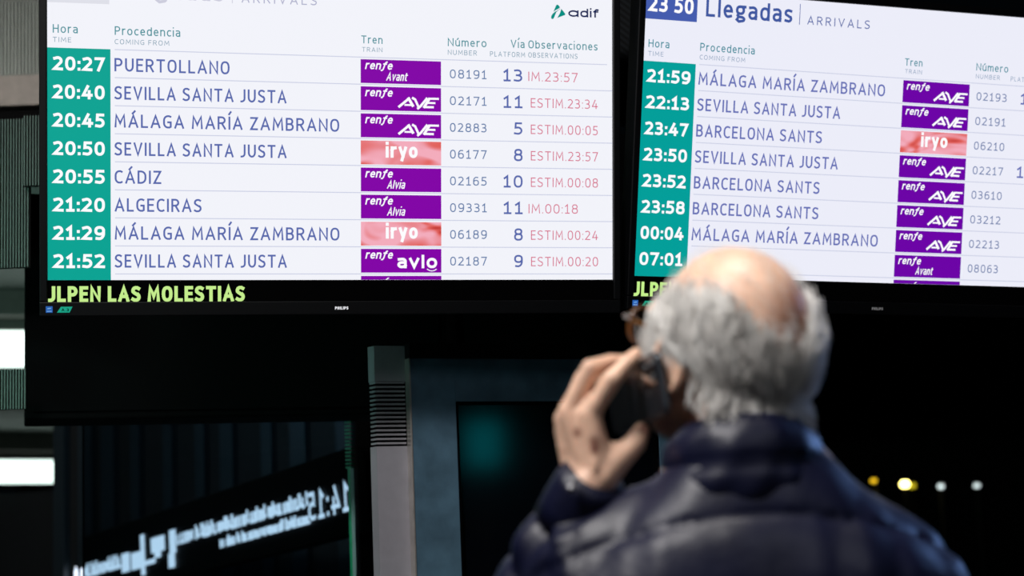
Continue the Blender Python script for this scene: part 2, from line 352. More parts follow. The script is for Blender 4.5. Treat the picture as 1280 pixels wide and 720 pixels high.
    G['a'] = (.34, [[(.06, h * .97), (.5, h)] + arc(.55, h * .72, .45, h * .28, 80, 0, 5) + [(1, 0)], [(1, h * .56), (.5, h * .56)] + arc(.42, h * .28, .42, h * .28, 90, 270, 8) + [(.75, .02), (1, .14)]])
    G['b'] = (.38, [[(0, 1), (0, 0)], oval(0, 1, 0, h)])
    G['c'] = (.30, [[(1, h * .95), (.7, h)] + arc(.6, h * .5, .6, h * .5, 95, 265, 10) + [(.7, 0), (1, .04)]])
    G['d'] = (.38, [[(1, 1), (1, 0)], oval(0, 1, 0, h)])
    G['e'] = (.36, [[(0, h * .52), (1, h * .52)] + arc(.5, h * .5, .5, h * .5, 10, 270, 14) + [(.9, .05)]])
    G['f'] = (.24, [[(1, .98), (.75, 1)] + arc(.72, .8, .42, .2, 95, 180, 5) + [(.3, 0)], [(0, h), (.9, h)]])
    G['ƒ'] = (.34, [[(1, 1), (.8, .98), (.6, .8), (.35, -.02), (.1, -.22), (-.1, -.22)], [(.2, h), (.95, h)]])
    G['g'] = (.38, [oval(0, .92, .26, h), [(.72, h), (1.1, h)], [(.25, .28), (.1, .14), (.3, .05), (.75, .03)] + arc(.72, -.10, .3, .12, 80, -60, 5) + [(.3, -.26), (0, -.14), (.2, .02)]])
    G['i'] = (.0, [[(0, 0), (0, h)], [(0, 1.10), (0, 1.11)]]); G['l'] = (.0, [[(0, 0), (0, 1)]])
    G['í'] = (.0, [[(0, 0), (0, h)], [('a', -.12)]])
    G['m'] = (.60, [[(0, 0), (0, h)], [(0, h * .8), (.2, h)] + arc(.28, h * .72, .22, h * .28, 90, 0, 4) + [(.5, 0)], [(.5, h * .8), (.7, h)] + arc(.78, h * .72, .22, h * .28, 90, 0, 4) + [(1, 0)]])
    G['n'] = (.36, [[(0, 0), (0, h)], [(0, h * .82), (.4, h)] + arc(.55, h * .70, .45, h * .30, 90, 0, 5) + [(1, 0)]])
    G['o'] = (.40, [oval(0, 1, 0, h, sq=.92)])
    G['p'] = (.38, [[(0, h), (0, -.3)], oval(0, 1, 0, h)])
    G['r'] = (.22, [[(0, 0), (0, h)], [(0, h * .75), (.5, h * .98), (1, h)]])
    G['s'] = (.30, [[(.95, h * .95), (.6, h)] + arc(.42, h * .75, .42, h * .25, 90, 210, 5) + [(.8, h * .40)] + arc(.55, h * .24, .45, h * .24, 40, -90, 5) + [(.05, .04)]])
    G['t'] = (.24, [[(.3, .94), (.3, .2)] + arc(.8, .2, .5, .2, 180, 270, 4) + [(1, 0)], [(0, h), (1, h)]])
    G['u'] = (.36, [[(0, h), (0, .25)] + arc(.45, .24, .45, .24, 180, 270, 5) + [(.7, .02), (1, .15)], [(1, h), (1, 0)]])
    G['ú'] = (.36, G['u'][1] + [[(.4, .90), (.68, 1.06)]])
    G['v'] = (.38, [[(0, h), (.5, 0), (1, h)]])
    G['y'] = (.38, [[(0, h), (.52, .02)], [(1, h), (.35, -.30)]])
    return G
GLYPH = _g()
def add_text(bm, s, u0, u1, vb, cap, z, t=.125, shear=0.0, gap=.17, mi=0, mirror=False):
    """letters with stroke width t (in cap heights), fitted between u0 and u1 on baseline vb"""
    W_ = (u1 - u0) / cap; nat = 0; fixed = 0
    for i, ch in enumerate(s):
        if ch == ' ': nat += .34; continue
        nat += GLYPH[ch][0]; fixed += t
        if i < len(s) - 1: nat += gap
    k = (W_ - fixed) / nat; x = 0; T = t / 2
    def out(x_, y_):
        X = x_ + shear * y_; X = u0 + X * cap if not mirror else u1 - X * cap
        return (X, vb + y_ * cap, z)
    for i, ch in enumerate(s):
        if ch == ' ': x += .34 * k; continue
        w, st = GLYPH[ch]; w *= k
        for line in st:
            if line[0][0] == 'a': pts = [(x + T - .02 + .0, 1.17 + line[0][1]), (x + T + .10, 1.34 + line[0][1])]
            else: pts = [(x + T + a * w, T + b * (1 - t)) for a, b in line]
            p = [Vector(q) for q in pts]; p = [q for j, q in enumerate(p) if j == 0 or (q - p[j - 1]).length > .012]
            if len(p) < 2: p = [Vector(pts[0]), Vector(pts[0]) + Vector((0, .01))]
            closed = (p[0] - p[-1]).length < 1e-5 and len(p) > 3
            d0 = (p[1] - p[0]).normalized(); d1 = (p[-1] - p[-2]).normalized()
            if not closed:
                p[0] = p[0] - d0 * T; p[-1] = p[-1] + d1 * T
            L = []; n = len(p)
            for j in range(n):
                if closed: a = (p[j] - p[j - 1 if j > 0 else n - 2]).normalized(); b = (p[j + 1 if j < n - 1 else 1] - p[j]).normalized()
                else: a = (p[j] - p[j - 1]).normalized() if j > 0 else d0; b = (p[j + 1] - p[j]).normalized() if j < n - 1 else d1
                na = Vector((-a.y, a.x)); nb = Vector((-b.y, b.x)); m_ = na + nb
                if m_.length < .3: L.append((j, na, na, nb)); continue
                m_.normalize(); sc = 1 / max(m_.dot(na), .42)
                L.append((j, m_ * sc, None, None))
            prev = None
            for (j, m_, q1, q2) in L:
                if q1 is None: l = p[j] + m_ * T; r = p[j] - m_ * T; cur = (l, r); nxt = cur
                else: cur = (p[j] + q1 * T, p[j] - q1 * T); nxt = (p[j] + q2 * T, p[j] - q2 * T)
                if prev is not None:
                    vs = [bm.verts.new(out(*v)) for v in (prev[1], cur[1], cur[0], prev[0])]
                    if mirror: vs.reverse()
                    bm.faces.new(vs).material_index = mi
                prev = nxt
        x += w + t + gap * k
def text_obj(name, s, u0, u1, vb, cap, z, m, parent, **kw):
    bm = bmesh.new(); add_text(bm, s, u0, u1, vb, cap, z, **kw)
    o = bm_obj(name, bm, m, parent); return o

# mirrored lettering of the sign's reflection
rnd = random.Random(3)
text_obj('reflected_clock', '14:15', uvx(386), uvx(437), -.055, .105, .003, GL, t, t=.15, mirror=True)
bm = bmesh.new(); strokes(bm, uvx(275), uvx(384), .0, .058, rnd, w=.010); strokes(bm, uvx(275), uvx(384), -.062, -.018, rnd, w=.009); tag(bm_obj('reflected_message', bm, GL, t), kind='stuff')
bm = bmesh.new(); strokes(bm, uvx(222), uvx(274), .0, .06, rnd, w=.011); tag(bm_obj('reflected_message', bm, GL, t), kind='stuff')
bm = bmesh.new(); strokes(bm, uvx(92), uvx(150), -.03, .035, rnd, w=.014); tag(bm_obj('reflected_message', bm, GL, t), kind='stuff')
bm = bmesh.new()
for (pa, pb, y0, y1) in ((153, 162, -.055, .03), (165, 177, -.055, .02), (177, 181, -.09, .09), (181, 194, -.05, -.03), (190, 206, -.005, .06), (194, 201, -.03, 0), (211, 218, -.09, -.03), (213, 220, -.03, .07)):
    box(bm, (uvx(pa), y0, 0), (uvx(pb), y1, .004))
bm_obj('reflected_pictogram', bm, GL, t)
bm = bmesh.new(); box(bm, (uvx(80), -.02, 0), (uvx(91), .045, .004)); bm_obj('reflected_mark', bm, GT, t)
bm = bmesh.new(); strokes(bm, uvx(62), uvx(78), -.02, .03, rnd, w=.014); bm_obj('reflected_message', bm, GL, t)

# ------------------------------------------------------------ the two arrival displays
def display(mw, label, right):
    D = empty('arrivals_display', None, label, 'screen', mw=mw)
    W_, T_, B_ = 1.210, 0.637, -0.044           # lit picture: u 0..W, v B..T (v up, 0 = lower edge of the table)
    bm = bmesh.new()
    bx = 0.0165; bb = 0.030
    box(bm, (-bx, T_, -.05), (W_ + bx, T_ + bx, .008), .002); box(bm, (-bx, B_ - bb, -.05), (W_ + bx, B_ - .0008, .008), .002)
    box(bm, (-bx, B_, -.05), (-.0008, T_, .008), .002); box(bm, (W_ + .0008, B_, -.05), (W_ + bx, T_, .008), .002)
    bm_obj('bezel', bm, M['bezel'], D)
    bm = bmesh.new(); box(bm, (-.004, B_ - .01, -.075), (W_ + .004, T_ + .01, -.008), .004); box(bm, (.2, B_ + .08, -.11), (W_ - .2, T_ - .08, -.07), .006)
    bm_obj('housing', bm, M['black'], D)
    white = (236, 237, 249) if right else (242, 243, 250)
    teal = (0, 158, 153) if right else (4, 162, 146)
    purple = (108, 2, 166) if right else (130, 0, 166)
    dest = (102, 112, 182) if right else (88, 104, 172)
    g_white = glow('screen_white', white); g_teal = glow('screen_teal', teal); g_purple = glow('screen_purple', purple)
    g_dest = glow('destination_blue', dest); g_num = glow('number_blue', (98, 124, 168) if not right else (112, 128, 172)); g_head = glow('heading_teal', (78, 146, 156) if not right else (62, 140, 156))
    g_head2 = glow('heading_grey', (118, 152, 172) if not right else (128, 152, 182))
    g_pink = glow('remark_pink', (214, 108, 136)); g_line = glow('rule_grey', (203, 207, 228)); g_w = glow('lettering_white', (252, 252, 255))
    g_green = glow('ticker_green', (196, 236, 140)); g_blue = glow('title_blue', (64, 88, 160)); g_dim = glow('title_faded', (204, 204, 220))
    bm = bmesh.new(); box(bm, (0, -.0000, -.006), (W_, T_, 0)); S = bm_obj('screen', bm, g_white, D); tag(S, 'lit white screen area with the arrivals table')
    bm = bmesh.new(); box(bm, (0, B_, -.006), (W_, -.0002, 0)); TK = bm_obj('ticker_bar', bm, M['pit'], D); tag(TK, 'black ticker strip below the table')
    text_obj('ticker_lettering', 'JLPEN LAS MOLESTIAS', .0006, .4005, -.0450, .0325, .0008, g_green, TK, t=.215, gap=.12)
    # teal time column
    bm = bmesh.new(); quad(bm, [(0, 0, .0004), (.126, 0, .0004), (.126, .4762, .0004), (0, .4762, .0004)]); bm_obj('time_column', bm, g_teal, S)
    L0, P = .476, .0579
    # rules
    bm = bmesh.new()
    for k in range(9):
        v = L0 - k * P
        quad(bm, [(.1345, v - .0011, .0003), (W_ - .012 if k == 0 else W_, v - .0011, .0003), (W_ - .012 if k == 0 else W_, v + .0008, .0003), (.1345, v + .0008, .0003)])
    bm_obj('row_rule', bm, g_line, S)
    # headings
    heads = [('Hora', .0109, .0606, .5067, .0174, g_head, .13), ('TIME', .0108, .0475, .4877, .0103, g_head2, .115), ('Procedencia', .1347, .2679, .5063, .0178, g_head, .13), ('COMING FROM', .1347, .2454, .4872, .0103, g_head2, .115),
             ('Tren', .6488, .6947, .5055, .0168, g_head, .13), ('TRAIN', .6503, .6945, .4876, .0099, g_head2, .115), ('Número', .8377, .9237, .5055, .0175, g_head, .13), ('NUMBER', .8377, .9022, .4868, .0107, g_head2, .115),
             ('Vía', .9783, 1.0093, .5063, .0175, g_head, .13), ('PLATFORM', .9317, 1.0105, .4862, .0110, g_head2, .115), ('Observaciones', 1.0178, 1.1762, .5064, .0175, g_head, .13), ('OBSERVATIONS', 1.0178, 1.1301, .4865, .0110, g_head2, .115)]
    for (s, a_, b_, v, c, m_, off) in heads: text_obj('heading_text', s, a_, b_, v, c, .0006, m_, S, t=off, gap=.17 if s[1:].lower() == s[1:] else .22)
    gt = g_blue if right else g_dim
    text_obj('title_text', 'Llegadas', .1450, .3571, .5833, .040, .0006, gt, S, t=.155, gap=.15)
    text_obj('title_text', 'ARRIVALS', .3951, .5535, .5828, .0195, .0006, glow('subtitle_blue', (92, 108, 168)) if right else glow('subtitle_faded', (176, 178, 204)), S, t=.12, gap=.30)
    bm = bmesh.new(); quad(bm, [(.3748, .5805, .0004), (.3764, .5805, .0004), (.3764, .6275, .0004), (.3748, .6275, .0004)]); bm_obj('title_divider', bm, gt, S)
    bm = bmesh.new(); quad(bm, [(0, .569, .0004), (.1238, .569, .0004), (.1238, T_, .0004), (0, T_, .0004)]); bm_obj('clock_box', bm, glow('clock_blue', (68, 92, 174)) if right else glow('clock_faded', (222, 223, 232)), S)
    text_obj('clock_text', '23 50', .0080, .1146, .5855, .0345, .0007, g_w, S, t=.19, gap=.12)
    # adif emblem and lettering
    g_em = glow('emblem_teal', (0, 142, 130)); g_nv = glow('emblem_navy', (22, 34, 84))
    bm = bmesh.new()
    def poly(pts, mi=0):
        f = bm.faces.new([bm.verts.new((1.0695 + a_ * .0335, .5710 + b_ * .0335, .0006)) for a_, b_ in pts]); f.material_index = mi
    poly([(.34, .93), (.42, 1.0), (.50, .97), (.62, .82), (.50, .72), (.30, .62), (.16, .50)])
    poly([(.58, .68), (.64, .78), (.36, .50), (.19, .10), (.12, .04), (.04, .05), (.0, .13), (.03, .25), (.12, .40), (.30, .54)])
    poly([(.70, .73), (.84, .58), (.98, .40), (.94, .33), (.42, .12), (.60, .42)])
    bm_obj('company_emblem', bm, g_em, S)
    text_obj('company_name', 'ɑdif', 1.1090, 1.1790, .5788, .0190, .0006, g_nv, S, t=.19, gap=.10)
    # rows
    rows_l = [('20:27', 'PUERTOLLANO', .3697, 'avant', '08191', '13', 'IM.23:57'), ('20:40', 'SEVILLA SANTA JUSTA', .4887, 'ave', '02171', '11', 'ESTIM.23:34'), ('20:45', 'MÁLAGA MARÍA ZAMBRANO', .6010, 'ave', '02883', '5', 'ESTIM.00:05'),
              ('20:50', 'SEVILLA SANTA JUSTA', .4887, 'iryo', '06177', '8', 'ESTIM.23:57'), ('20:55', 'CÁDIZ', .2285, 'alvia', '02165', '10', 'ESTIM.00:08'), ('21:20', 'ALGECIRAS', .3111, 'alvia', '09331', '11', 'IM.00:18'),
              ('21:29', 'MÁLAGA MARÍA ZAMBRANO', .6010, 'iryo', '06189', '8', 'ESTIM.00:24'), ('21:52', 'SEVILLA SANTA JUSTA', .4887, 'avlo', '02187', '9', 'ESTIM.00:20')]
    rows_r = [('21:59', 'MÁLAGA MARÍA ZAMBRANO', .6010, 'ave', '02193', '1', ''), ('22:13', 'SEVILLA SANTA JUSTA', .4887, 'ave', '02191', '', ''), ('23:47', 'BARCELONA SANTS', .4454, 'iryo', '06210', '', ''),
              ('23:50', 'SEVILLA SANTA JUSTA', .4887, 'ave', '02217', '1', ''), ('23:52', 'BARCELONA SANTS', .4454, 'ave', '03610', '', ''), ('23:58', 'BARCELONA SANTS', .4454, 'ave', '03212', '', ''),
              ('00:04', 'MÁLAGA MARÍA ZAMBRANO', .6010, 'ave', '02213', '', ''), ('07:01', '', 0, 'avant', '08063', '', '')]
    def bar(bm, pts, w, x0, y0, sx, sy, mi=1):
        for (a_, b_), (c_, d_) in zip(pts, pts[1:]):
            p = Vector((x0 + a_ * sx, y0 + b_ * sy)); q = Vector((x0 + c_ * sx, y0 + d_ * sy)); n_ = (q - p).normalized(); n_ = Vector((-n_.y, n_.x)) * w / 2; e_ = (q - p).normalized() * w * .15
            quad(bm, [(*(p - n_ - e_), .0009), (*(q - n_ + e_), .0009), (*(q + n_ + e_), .0009), (*(p + n_ - e_), .0009)], mi)
    def tile(k, kind):
        top = L0 - k * P - .0044; bot = top - .0509; u0, u1 = .6472, .8226
        if k == 8: bot = 0.0002
        m_ = silk('silk_advert', 2.2, 1) if kind == 'iryo' else g_purple
        bm = bmesh.new(); quad(bm, [(u0, bot, .0005), (u1, bot, .0005), (u1, top, .0005), (u0, top, .0005)], 0)
        if k == 8: quad(bm, [(.700, .0002, .0009), (.7035, .0002, .0009), (.709, .0045, .0009), (.705, .0045, .0009)], 1)
        elif kind == 'iryo':
            add_text(bm, 'iryo', .7010, .7708, bot + .0150, .0315, .0009, t=.21, gap=.13, mi=1)
        else:
            add_text(bm, 'renƒe', .6563, .7150, bot + .0298, .0176, .0009, t=.17, shear=.22, mi=1, gap=.10)
            if kind == 'avant': add_text(bm, 'Avant', .7022, .7472, bot + .0065, .0182, .0009, t=.135, gap=.11, shear=.22, mi=1)
            if kind == 'alvia': add_text(bm, 'Alvia', .7035, .7415, bot + .0065, .0182, .0009, t=.135, gap=.11, shear=.22, mi=1)
            if kind == 'avlo':
                add_text(bm, 'avlo', .7260, .8132, bot + .0095, .0290, .0009, t=.20, gap=.12, mi=1)
                for q in range(6):
                    a0 = math.pi * (1.18 + q * .105); a1 = math.pi * (1.18 + (q + 1) * .105)
                    P2 = lambda a_, r: (.8015 + math.cos(a_) * r, bot + .0130 + math.sin(a_) * r * .75, .0009)
                    quad(bm, [P2(a0, .0135), P2(a1, .0135), P2(a1, .0112), P2(a0, .0112)], 1)
            if kind == 'ave':
                X0, Y0, SX, SY = .7270, bot + .0085, .0875, .0210; w = .0052
                bar(bm, [(.03, 0), (.30, .93)], w, X0, Y0, SX, SY); bar(bm, [(.27, .95), (.39, .10)], w * 1.15, X0, Y0, SX, SY); bar(bm, [(.18, .22), (.36, .22)], w * .75, X0, Y0, SX, SY)
                bar(bm, [(.37, .97), (.44, .80), (.53, .0)], w * .95, X0, Y0, SX, SY); bar(bm, [(.50, -.14), (.57, .10), (.74, .97)], w * .95, X0, Y0, SX, SY)
                bar(bm, [(.66, .0), (.80, .93)], w * 1.1, X0, Y0, SX, SY); bar(bm, [(.78, .92), (1.03, .92)], w * .85, X0, Y0, SX, SY); bar(bm, [(.71, .48), (.94, .48)], w * .8, X0, Y0, SX, SY); bar(bm, [(.66, .05), (.90, .05)], w * .9, X0, Y0, SX, SY)
        return bm_obj('operator_tile', bm, [m_, g_w], S)
    for k, (tm, ds, ue, kind, num, via, obs) in enumerate(rows_r if right else rows_l):
        v0 = L0 - k * P
        text_obj('time_text', tm, .0112, .1143, v0 - .0462, .0290, .0008, g_w, S, t=.20, gap=.115)
        if ds: text_obj('destination_text', ds, .1340, ue, v0 - .0450, .0275, .0006, g_dest, S, t=.14, gap=.17)
        tile(k, kind)
        text_obj('number_text', num, .8421, .9237, v0 - .0400, .0192, .0006, g_num, S, t=.125, gap=.20)
        if via:
            two = len(via) == 2 or right
            x0 = (.9612 if two else .9850); s_ = via if not right else via + '1'
            text_obj('platform_text', s_, x0, 1.0045, v0 - .0434, .0270, .0006, g_dest, S, t=.15, gap=.17)
        if obs:
            im = obs.startswith('IM')
            text_obj('remark_text', obs, 1.0178 if im else 1.0232, 1.1301 if im else 1.1765, v0 - .0412, .0205, .0006, g_pink, S, t=.10, gap=.18)
    tile(8, 'cut')
    # stickers and maker's name on the bezel, their brightness put in as emission
    zb = .0086
    bm = bmesh.new(); quad(bm, [(-.004, B_ - .0225, zb), (.0095, B_ - .0225, zb), (.0095, B_ - .0095, zb), (-.004, B_ - .0095, zb)], 0)
    quad(bm, [(-.002, B_ - .0205, zb + .0004), (.0075, B_ - .0205, zb + .0004), (.0075, B_ - .019, zb + .0004), (-.002, B_ - .019, zb + .0004)], 1)
    quad(bm, [(-.001, B_ - .0155, zb + .0004), (.0065, B_ - .0145, zb + .0004), (.0065, B_ - .0125, zb + .0004), (-.001, B_ - .0135, zb + .0004)], 1)
    tag(bm_obj('energy_sticker', bm, [glow('sticker_blue_glow', (40, 96, 176)), glow('sticker_pale_glow', (120, 170, 220))], D), 'small blue energy sticker')
    bm = bmesh.new(); quad(bm, [(.018, B_ - .0225, zb), (.043, B_ - .0225, zb), (.049, B_ - .0105, zb), (.026, B_ - .0105, zb)], 0)
    add_text(bm, 'A.3', .027, .042, B_ - .0200, .006, zb + .0004, t=.2, mi=1)
    tag(bm_obj('green_sticker', bm, [glow('sticker_green_glow', (24, 160, 132)), M['pit']], D), 'slanted green sticker')
    text_obj('maker_lettering', 'PHILIPS', .590, .6185, B_ - .0190, .0062, zb, mat('maker_white', (235, 235, 240), .5) if right else glow('maker_white', (240, 240, 245)), D, t=.24)
    return D
def frame(u, up, n, loc):
    return Matrix(((u[0], up[0], n[0], loc[0]), (u[1], up[1], n[1], loc[1]), (u[2], up[2], n[2], loc[2]), (0, 0, 0, 1)))
display(frame((0.96835, 0.249593, 0.001352), (0.039281, -0.157746, 0.986698), (0.246486, -0.955416, -0.162558), (-0.94848, 3.54847, 1.99777)), 'arrivals screen above the kiosk, first row 20:27 PUERTOLLANO', False)
display(frame((0.952789, 0.303174, -0.016727), (0.080457, -0.198964, 0.976698), (0.292781, -0.931933, -0.213963), (0.27162, 3.85813, 2.0073)), "arrivals screen behind the man's head, first row 21:59 MÁLAGA MARÍA ZAMBRANO", True)

# ------------------------------------------------------------ black cabinets behind the displays, post in the gap, woven plate
def cabinet(pa, pb, da, db, ytop, ybot, label, depth=.2):
    a_ = at(pa, 400, da); b_ = at(pb, 400, db)
    yaw = math.atan2(b_.y - a_.y, b_.x - a_.x); L = Vector((b_.x - a_.x, b_.y - a_.y, 0)).length
    t = empty('display_cabinet', None, label, 'cabinet', mw=Matrix.Translation((a_.x, a_.y, at(pa, ybot, da).z)) @ Matrix.Rotation(yaw, 4, 'Z'))
    H = at(pa, ytop, da).z - at(pa, ybot, da).z
    bm = bmesh.new(); box(bm, (0, 0, 0), (L, depth, H), .006); bm_obj('cabinet_body', bm, M['cab'], t)
    bm = bmesh.new(); box(bm, (.02, -.006, .02), (L - .02, .002, H - .02), .002); bm_obj('front_panel', bm, M['cab'], t)
cabinet(31, 557, 4.5, 4.8, 236, 527, 'plain black cabinet left of the gap, hanging behind the screen that lists PUERTOLLANO')
cabinet(571, 1500, 4.85, 5.5, 150, 560, 'plain black cabinet behind the head and the screen that lists BARCELONA SANTS')
a_ = at(562, 470, 5.6)
t = empty('glass_post', (a_.x, a_.y, 0), 'thin green glass post in the gap between the black cabinets', 'post')
bm = bmesh.new(); box(bm, (-.012, 0, 0), (.004, .02, 3.2)); bm_obj('glass_edge', bm, M['greenglass'], t)
bm = bmesh.new(); box(bm, (.004, 0, 0), (.014, .02, 3.2)); bm_obj('edge_profile', bm, M['grey'], t)
# black column behind the kiosk
a_ = at(446, 640, 6.3); 
bm = bmesh.new(); box(bm, (a_.x, a_.y, 0), (a_.x + 1.35, a_.y + .2, 2.15)); tag(bm_obj('wall_back_low', bm, M['cab']), kind='structure').name = 'wall_right'
# woven bracket plate between the displays
P0 = at(774, 155, 4.12)
bm = bmesh.new(); box(bm, (0, 0, 0), (.50, .02, .62), .002)
o = bm_obj('bracket_plate', bm, M['weave'], None); o.location = P0; o.rotation_euler = (R(-9), R(1), R(15)); tag(o, 'dark plate with a fine diagonal weave between the two screens', 'plate')

# ------------------------------------------------------------ kiosk
KA = at(472, 600, 4.05); KY = R(22)
zt = at(462, 429, 4.05).z
K = empty('ticket_kiosk', None, 'grey and steel ticket kiosk with side vents and a dark screen', 'kiosk', mw=Matrix.Translation((KA.x, KA.y, 0)) @ Matrix.Rotation(KY, 4, 'Z'))
KW = .90
bm = bmesh.new()
def prism(bm, prof, z0, z1):
    lo = [bm.verts.new((x, y, z0)) for x, y in prof]; hi = [bm.verts.new((x, y, z1)) for x, y in prof]; n = len(prof)
    bm.faces.new(list(reversed(lo))); bm.faces.new(hi)
    for i in range(n): bm.faces.new((lo[i], lo[(i + 1) % n], hi[(i + 1) % n], hi[i]))
zv1 = at(480, 474, 4.05).z; zv0 = at(485, 557, 4.05).z
prof = [(-.006, .030), (.0, .0), (KW, 0), (KW + .006, .03), (KW - .2, .05), (KW - .25, .3), (.25, .3), (.2, .05)]
prism(bm, prof, 0, zv0); prism(bm, prof, zv1, zt)
prism(bm, [(.02, .032), (KW - .02, .032), (KW - .2, .05), (KW - .25, .3), (.25, .3), (.2, .05)], zv0, zv1)
bm_obj('kiosk_body', bm, M['grey'], K)
bm = bmesh.new(); box(bm, (.002, .014, zv0), (.084, .030, zv1)); bm_obj('vent_recess', bm, M['pit'], K)
NV = 15; pv = (zv1 - zv0) / NV
for i in range(NV):
    bm = bmesh.new(); z = zv0 + (i + .5) * pv
    prism(bm, [(-.005, .027), (.0015, .001), (.073, .001), (.073, .020), (.012, .020), (.004, .029)], z, z + pv * .42)
    bm_obj('vent_slat', bm, M['grey'], K)
# proud steel fascia, bright outer edge
fx0, fx1 = .074, KW - .074; sx0, sx1 = .188, KW - .188
zf = at(505, 445, 4.05).z; zs = at(566, 502, 4.12).z
bm = bmesh.new(); box(bm, (fx0, -.030, .25), (fx0 + .0045, 0, zf), .001); box(bm, (fx1 - .0045, -.03, .25), (fx1, 0, zf), .001); bm_obj('fascia_edge', bm, M['edge'], K)
bm = bmesh.new()
box(bm, (fx0 + .0045, -.028, .25), (sx0, -.002, zf), .001); box(bm, (sx1, -.028, .25), (fx1 - .0045, -.002, zf), .001)
box(bm, (sx0, -.028, zs), (sx1, -.002, zf), .001); box(bm, (sx0, -.028, .25), (sx1, -.002, 1.05), .001); bm_obj('steel_fascia', bm, M['steel'], K)
bm = bmesh.new(); box(bm, (fx0 + .001, -.031, zf + .001), (fx1 - .001, .02, zt + .004), .002); tag(bm_obj('shaded_top', bm, M['black'], K), 'top edge of the kiosk, its shade put in as black')  # black strip put in for the shade below the displays
bm = bmesh.new(); box(bm, (sx0, -.012, 1.05), (sx1, -.006, zs)); bm_obj('kiosk_screen', bm, mat('dark_screen_glass', (6, 9, 15), .09, spec=.8), K)
bm = bmesh.new(); g_ = .006
box(bm, (sx0, -.0265, 1.05), (sx0 + g_, -.010, zs)); box(bm, (sx1 - g_, -.0265, 1.05), (sx1, -.010, zs)); box(bm, (sx0, -.0265, zs - g_), (sx1, -.010, zs)); bm_obj('screen_gasket', bm, M['pit'], K)
bm = bmesh.new(); box(bm, (.0, -.035, 0), (KW, .32, .08), .01); bm_obj('plinth', bm, M['black'], K)

# added teal panel, itself out of view, for the glow in the kiosk's screen
t = empty('teal_glow_panel', (3.45, .35, 0), 'added teal glow panel on a post, out of view, mirrored in the kiosk screen', 'sign')
t.rotation_euler = (0, 0, R(47))
bm = bmesh.new(); box(bm, (-.10, -.03, 1.90), (.10, .03, 2.16), .01); bm_obj('glow_box', bm, M['black'], t)
bm = bmesh.new(); box(bm, (-.085, .03, 1.915), (.085, .036, 2.145)); bm_obj('glow_panel', bm, glow('glow_teal', (0, 150, 160), 3.2), t)
bm = bmesh.new(); box(bm, (-.03, -.03, 0), (.03, .03, 1.90), .004); bm_obj('post', bm, M['pole'], t)

# ------------------------------------------------------------ far lamps in the dark
lamps = [(1092, 601, (225, 180, 30), 2.2, .055, 'dim amber lamp, first of the far lights past the shoulder'), (1131, 605, (255, 232, 130), 14, .080, 'brightest pale yellow lamp among the far lights'), (1140, 607, (200, 180, 30), 1.6, .07, 'dull yellow lamp half hidden by the brightest far light'),
         (1176, 608, (200, 215, 215), 2.6, .055, 'small white lamp just beyond the yellow pair'), (1221, 607, (200, 215, 215), 2.2, .055, 'white lamp standing farthest from the shoulder')]
for px, py, c, s, r, lb in lamps:
    p = at(px, py, 37 if px == 1140 else 34)
    t = empty('street_lamp', (p.x, p.y, 0), lb, 'lamp', 'lamps shining in the dark beyond the station')
    bm = bmesh.new(); ball(bm, (0, 0, p.z), (r, r, r * .85), u=16, v=10); bm_obj('lamp_globe', bm, glow('far_lamp', c, s), t, True)
    bm = bmesh.new(); tube(bm, [(0, 0, 0), (0, 0, 1.2), (0, 0, p.z - r * .8)], [.06, .045, .035], 10); bm_obj('lamp_pole', bm, M['pole'], t, True)
    bm = bmesh.new(); tube(bm, [(0, 0, p.z + r * .7), (0, 0, p.z + r * 1.1)], [r * .7, r * .3], 12); bm_obj('lamp_cap', bm, M['pole'], t, True)

#PERSON#
# ------------------------------------------------------------ the man on the phone
ROOT = Vector((0.235, 1.87, 0.0))
man = empty('person', ROOT, "balding grey-haired person in navy quilted jacket seen from behind, phone at the ear", 'person')
HC = at(911, 425, 1.9)                                     # centre of the skull
HM = Matrix.Rotation(R(35), 4, 'Z') @ Matrix.Rotation(R(14), 4, 'X') @ Matrix.Rotation(R(2), 4, 'Y')   # turned to his left, looking up
HW = Matrix.Translation(HC) @ HM
def H(x, y, z): return HW @ Vector((x, y, z))
SX, SY, SZ = .076, .094, .101                              # skull semi-axes

bm = bmesh.new()
# head
ball(bm, H(0, -.004, .004), (SX, SY, SZ - .004), HM, 32, 22)
ball(bm, H(0, .030, -.045), (.062, .070, .072), HM, 24, 16)
ball(bm, H(0, .050, -.088), (.046, .046, .034), HM, 20, 14)      # jaw and chin
ball(bm, H(0, .086, -.104), (.020, .014, .014), HM)
for s in (-1, 1):
    ball(bm, H(s * .040, .070, -.040), (.022, .022, .024), HM)   # cheek
    tube(bm, [H(s * .012, .092, .020), H(s * .032, .090, .026), H(s * .052, .074, .020)], [.007, .0075, .006], 10)   # brow
    ball(bm, H(s * .031, .079, .004), (.0135, .0135, .0125), HM) # eyeball with lids
tube(bm, [H(0, .090, .014), H(0, .104, -.010), H(0, .114, -.030)], [.0075, .0095, .0115], 12)                      # nose
for s in (-1, 1): ball(bm, H(s * .010, .103, -.034), (.0075, .009, .0065), HM)
tube(bm, [H(-.022, .088, -.062), H(0, .097, -.060), H(.022, .088, -.062)], [.0035, .0055, .0035], 10)               # lips
tube(bm, [H(-.019, .087, -.070), H(0, .095, -.0705), H(.019, .087, -.070)], [.004, .006, .004], 10)
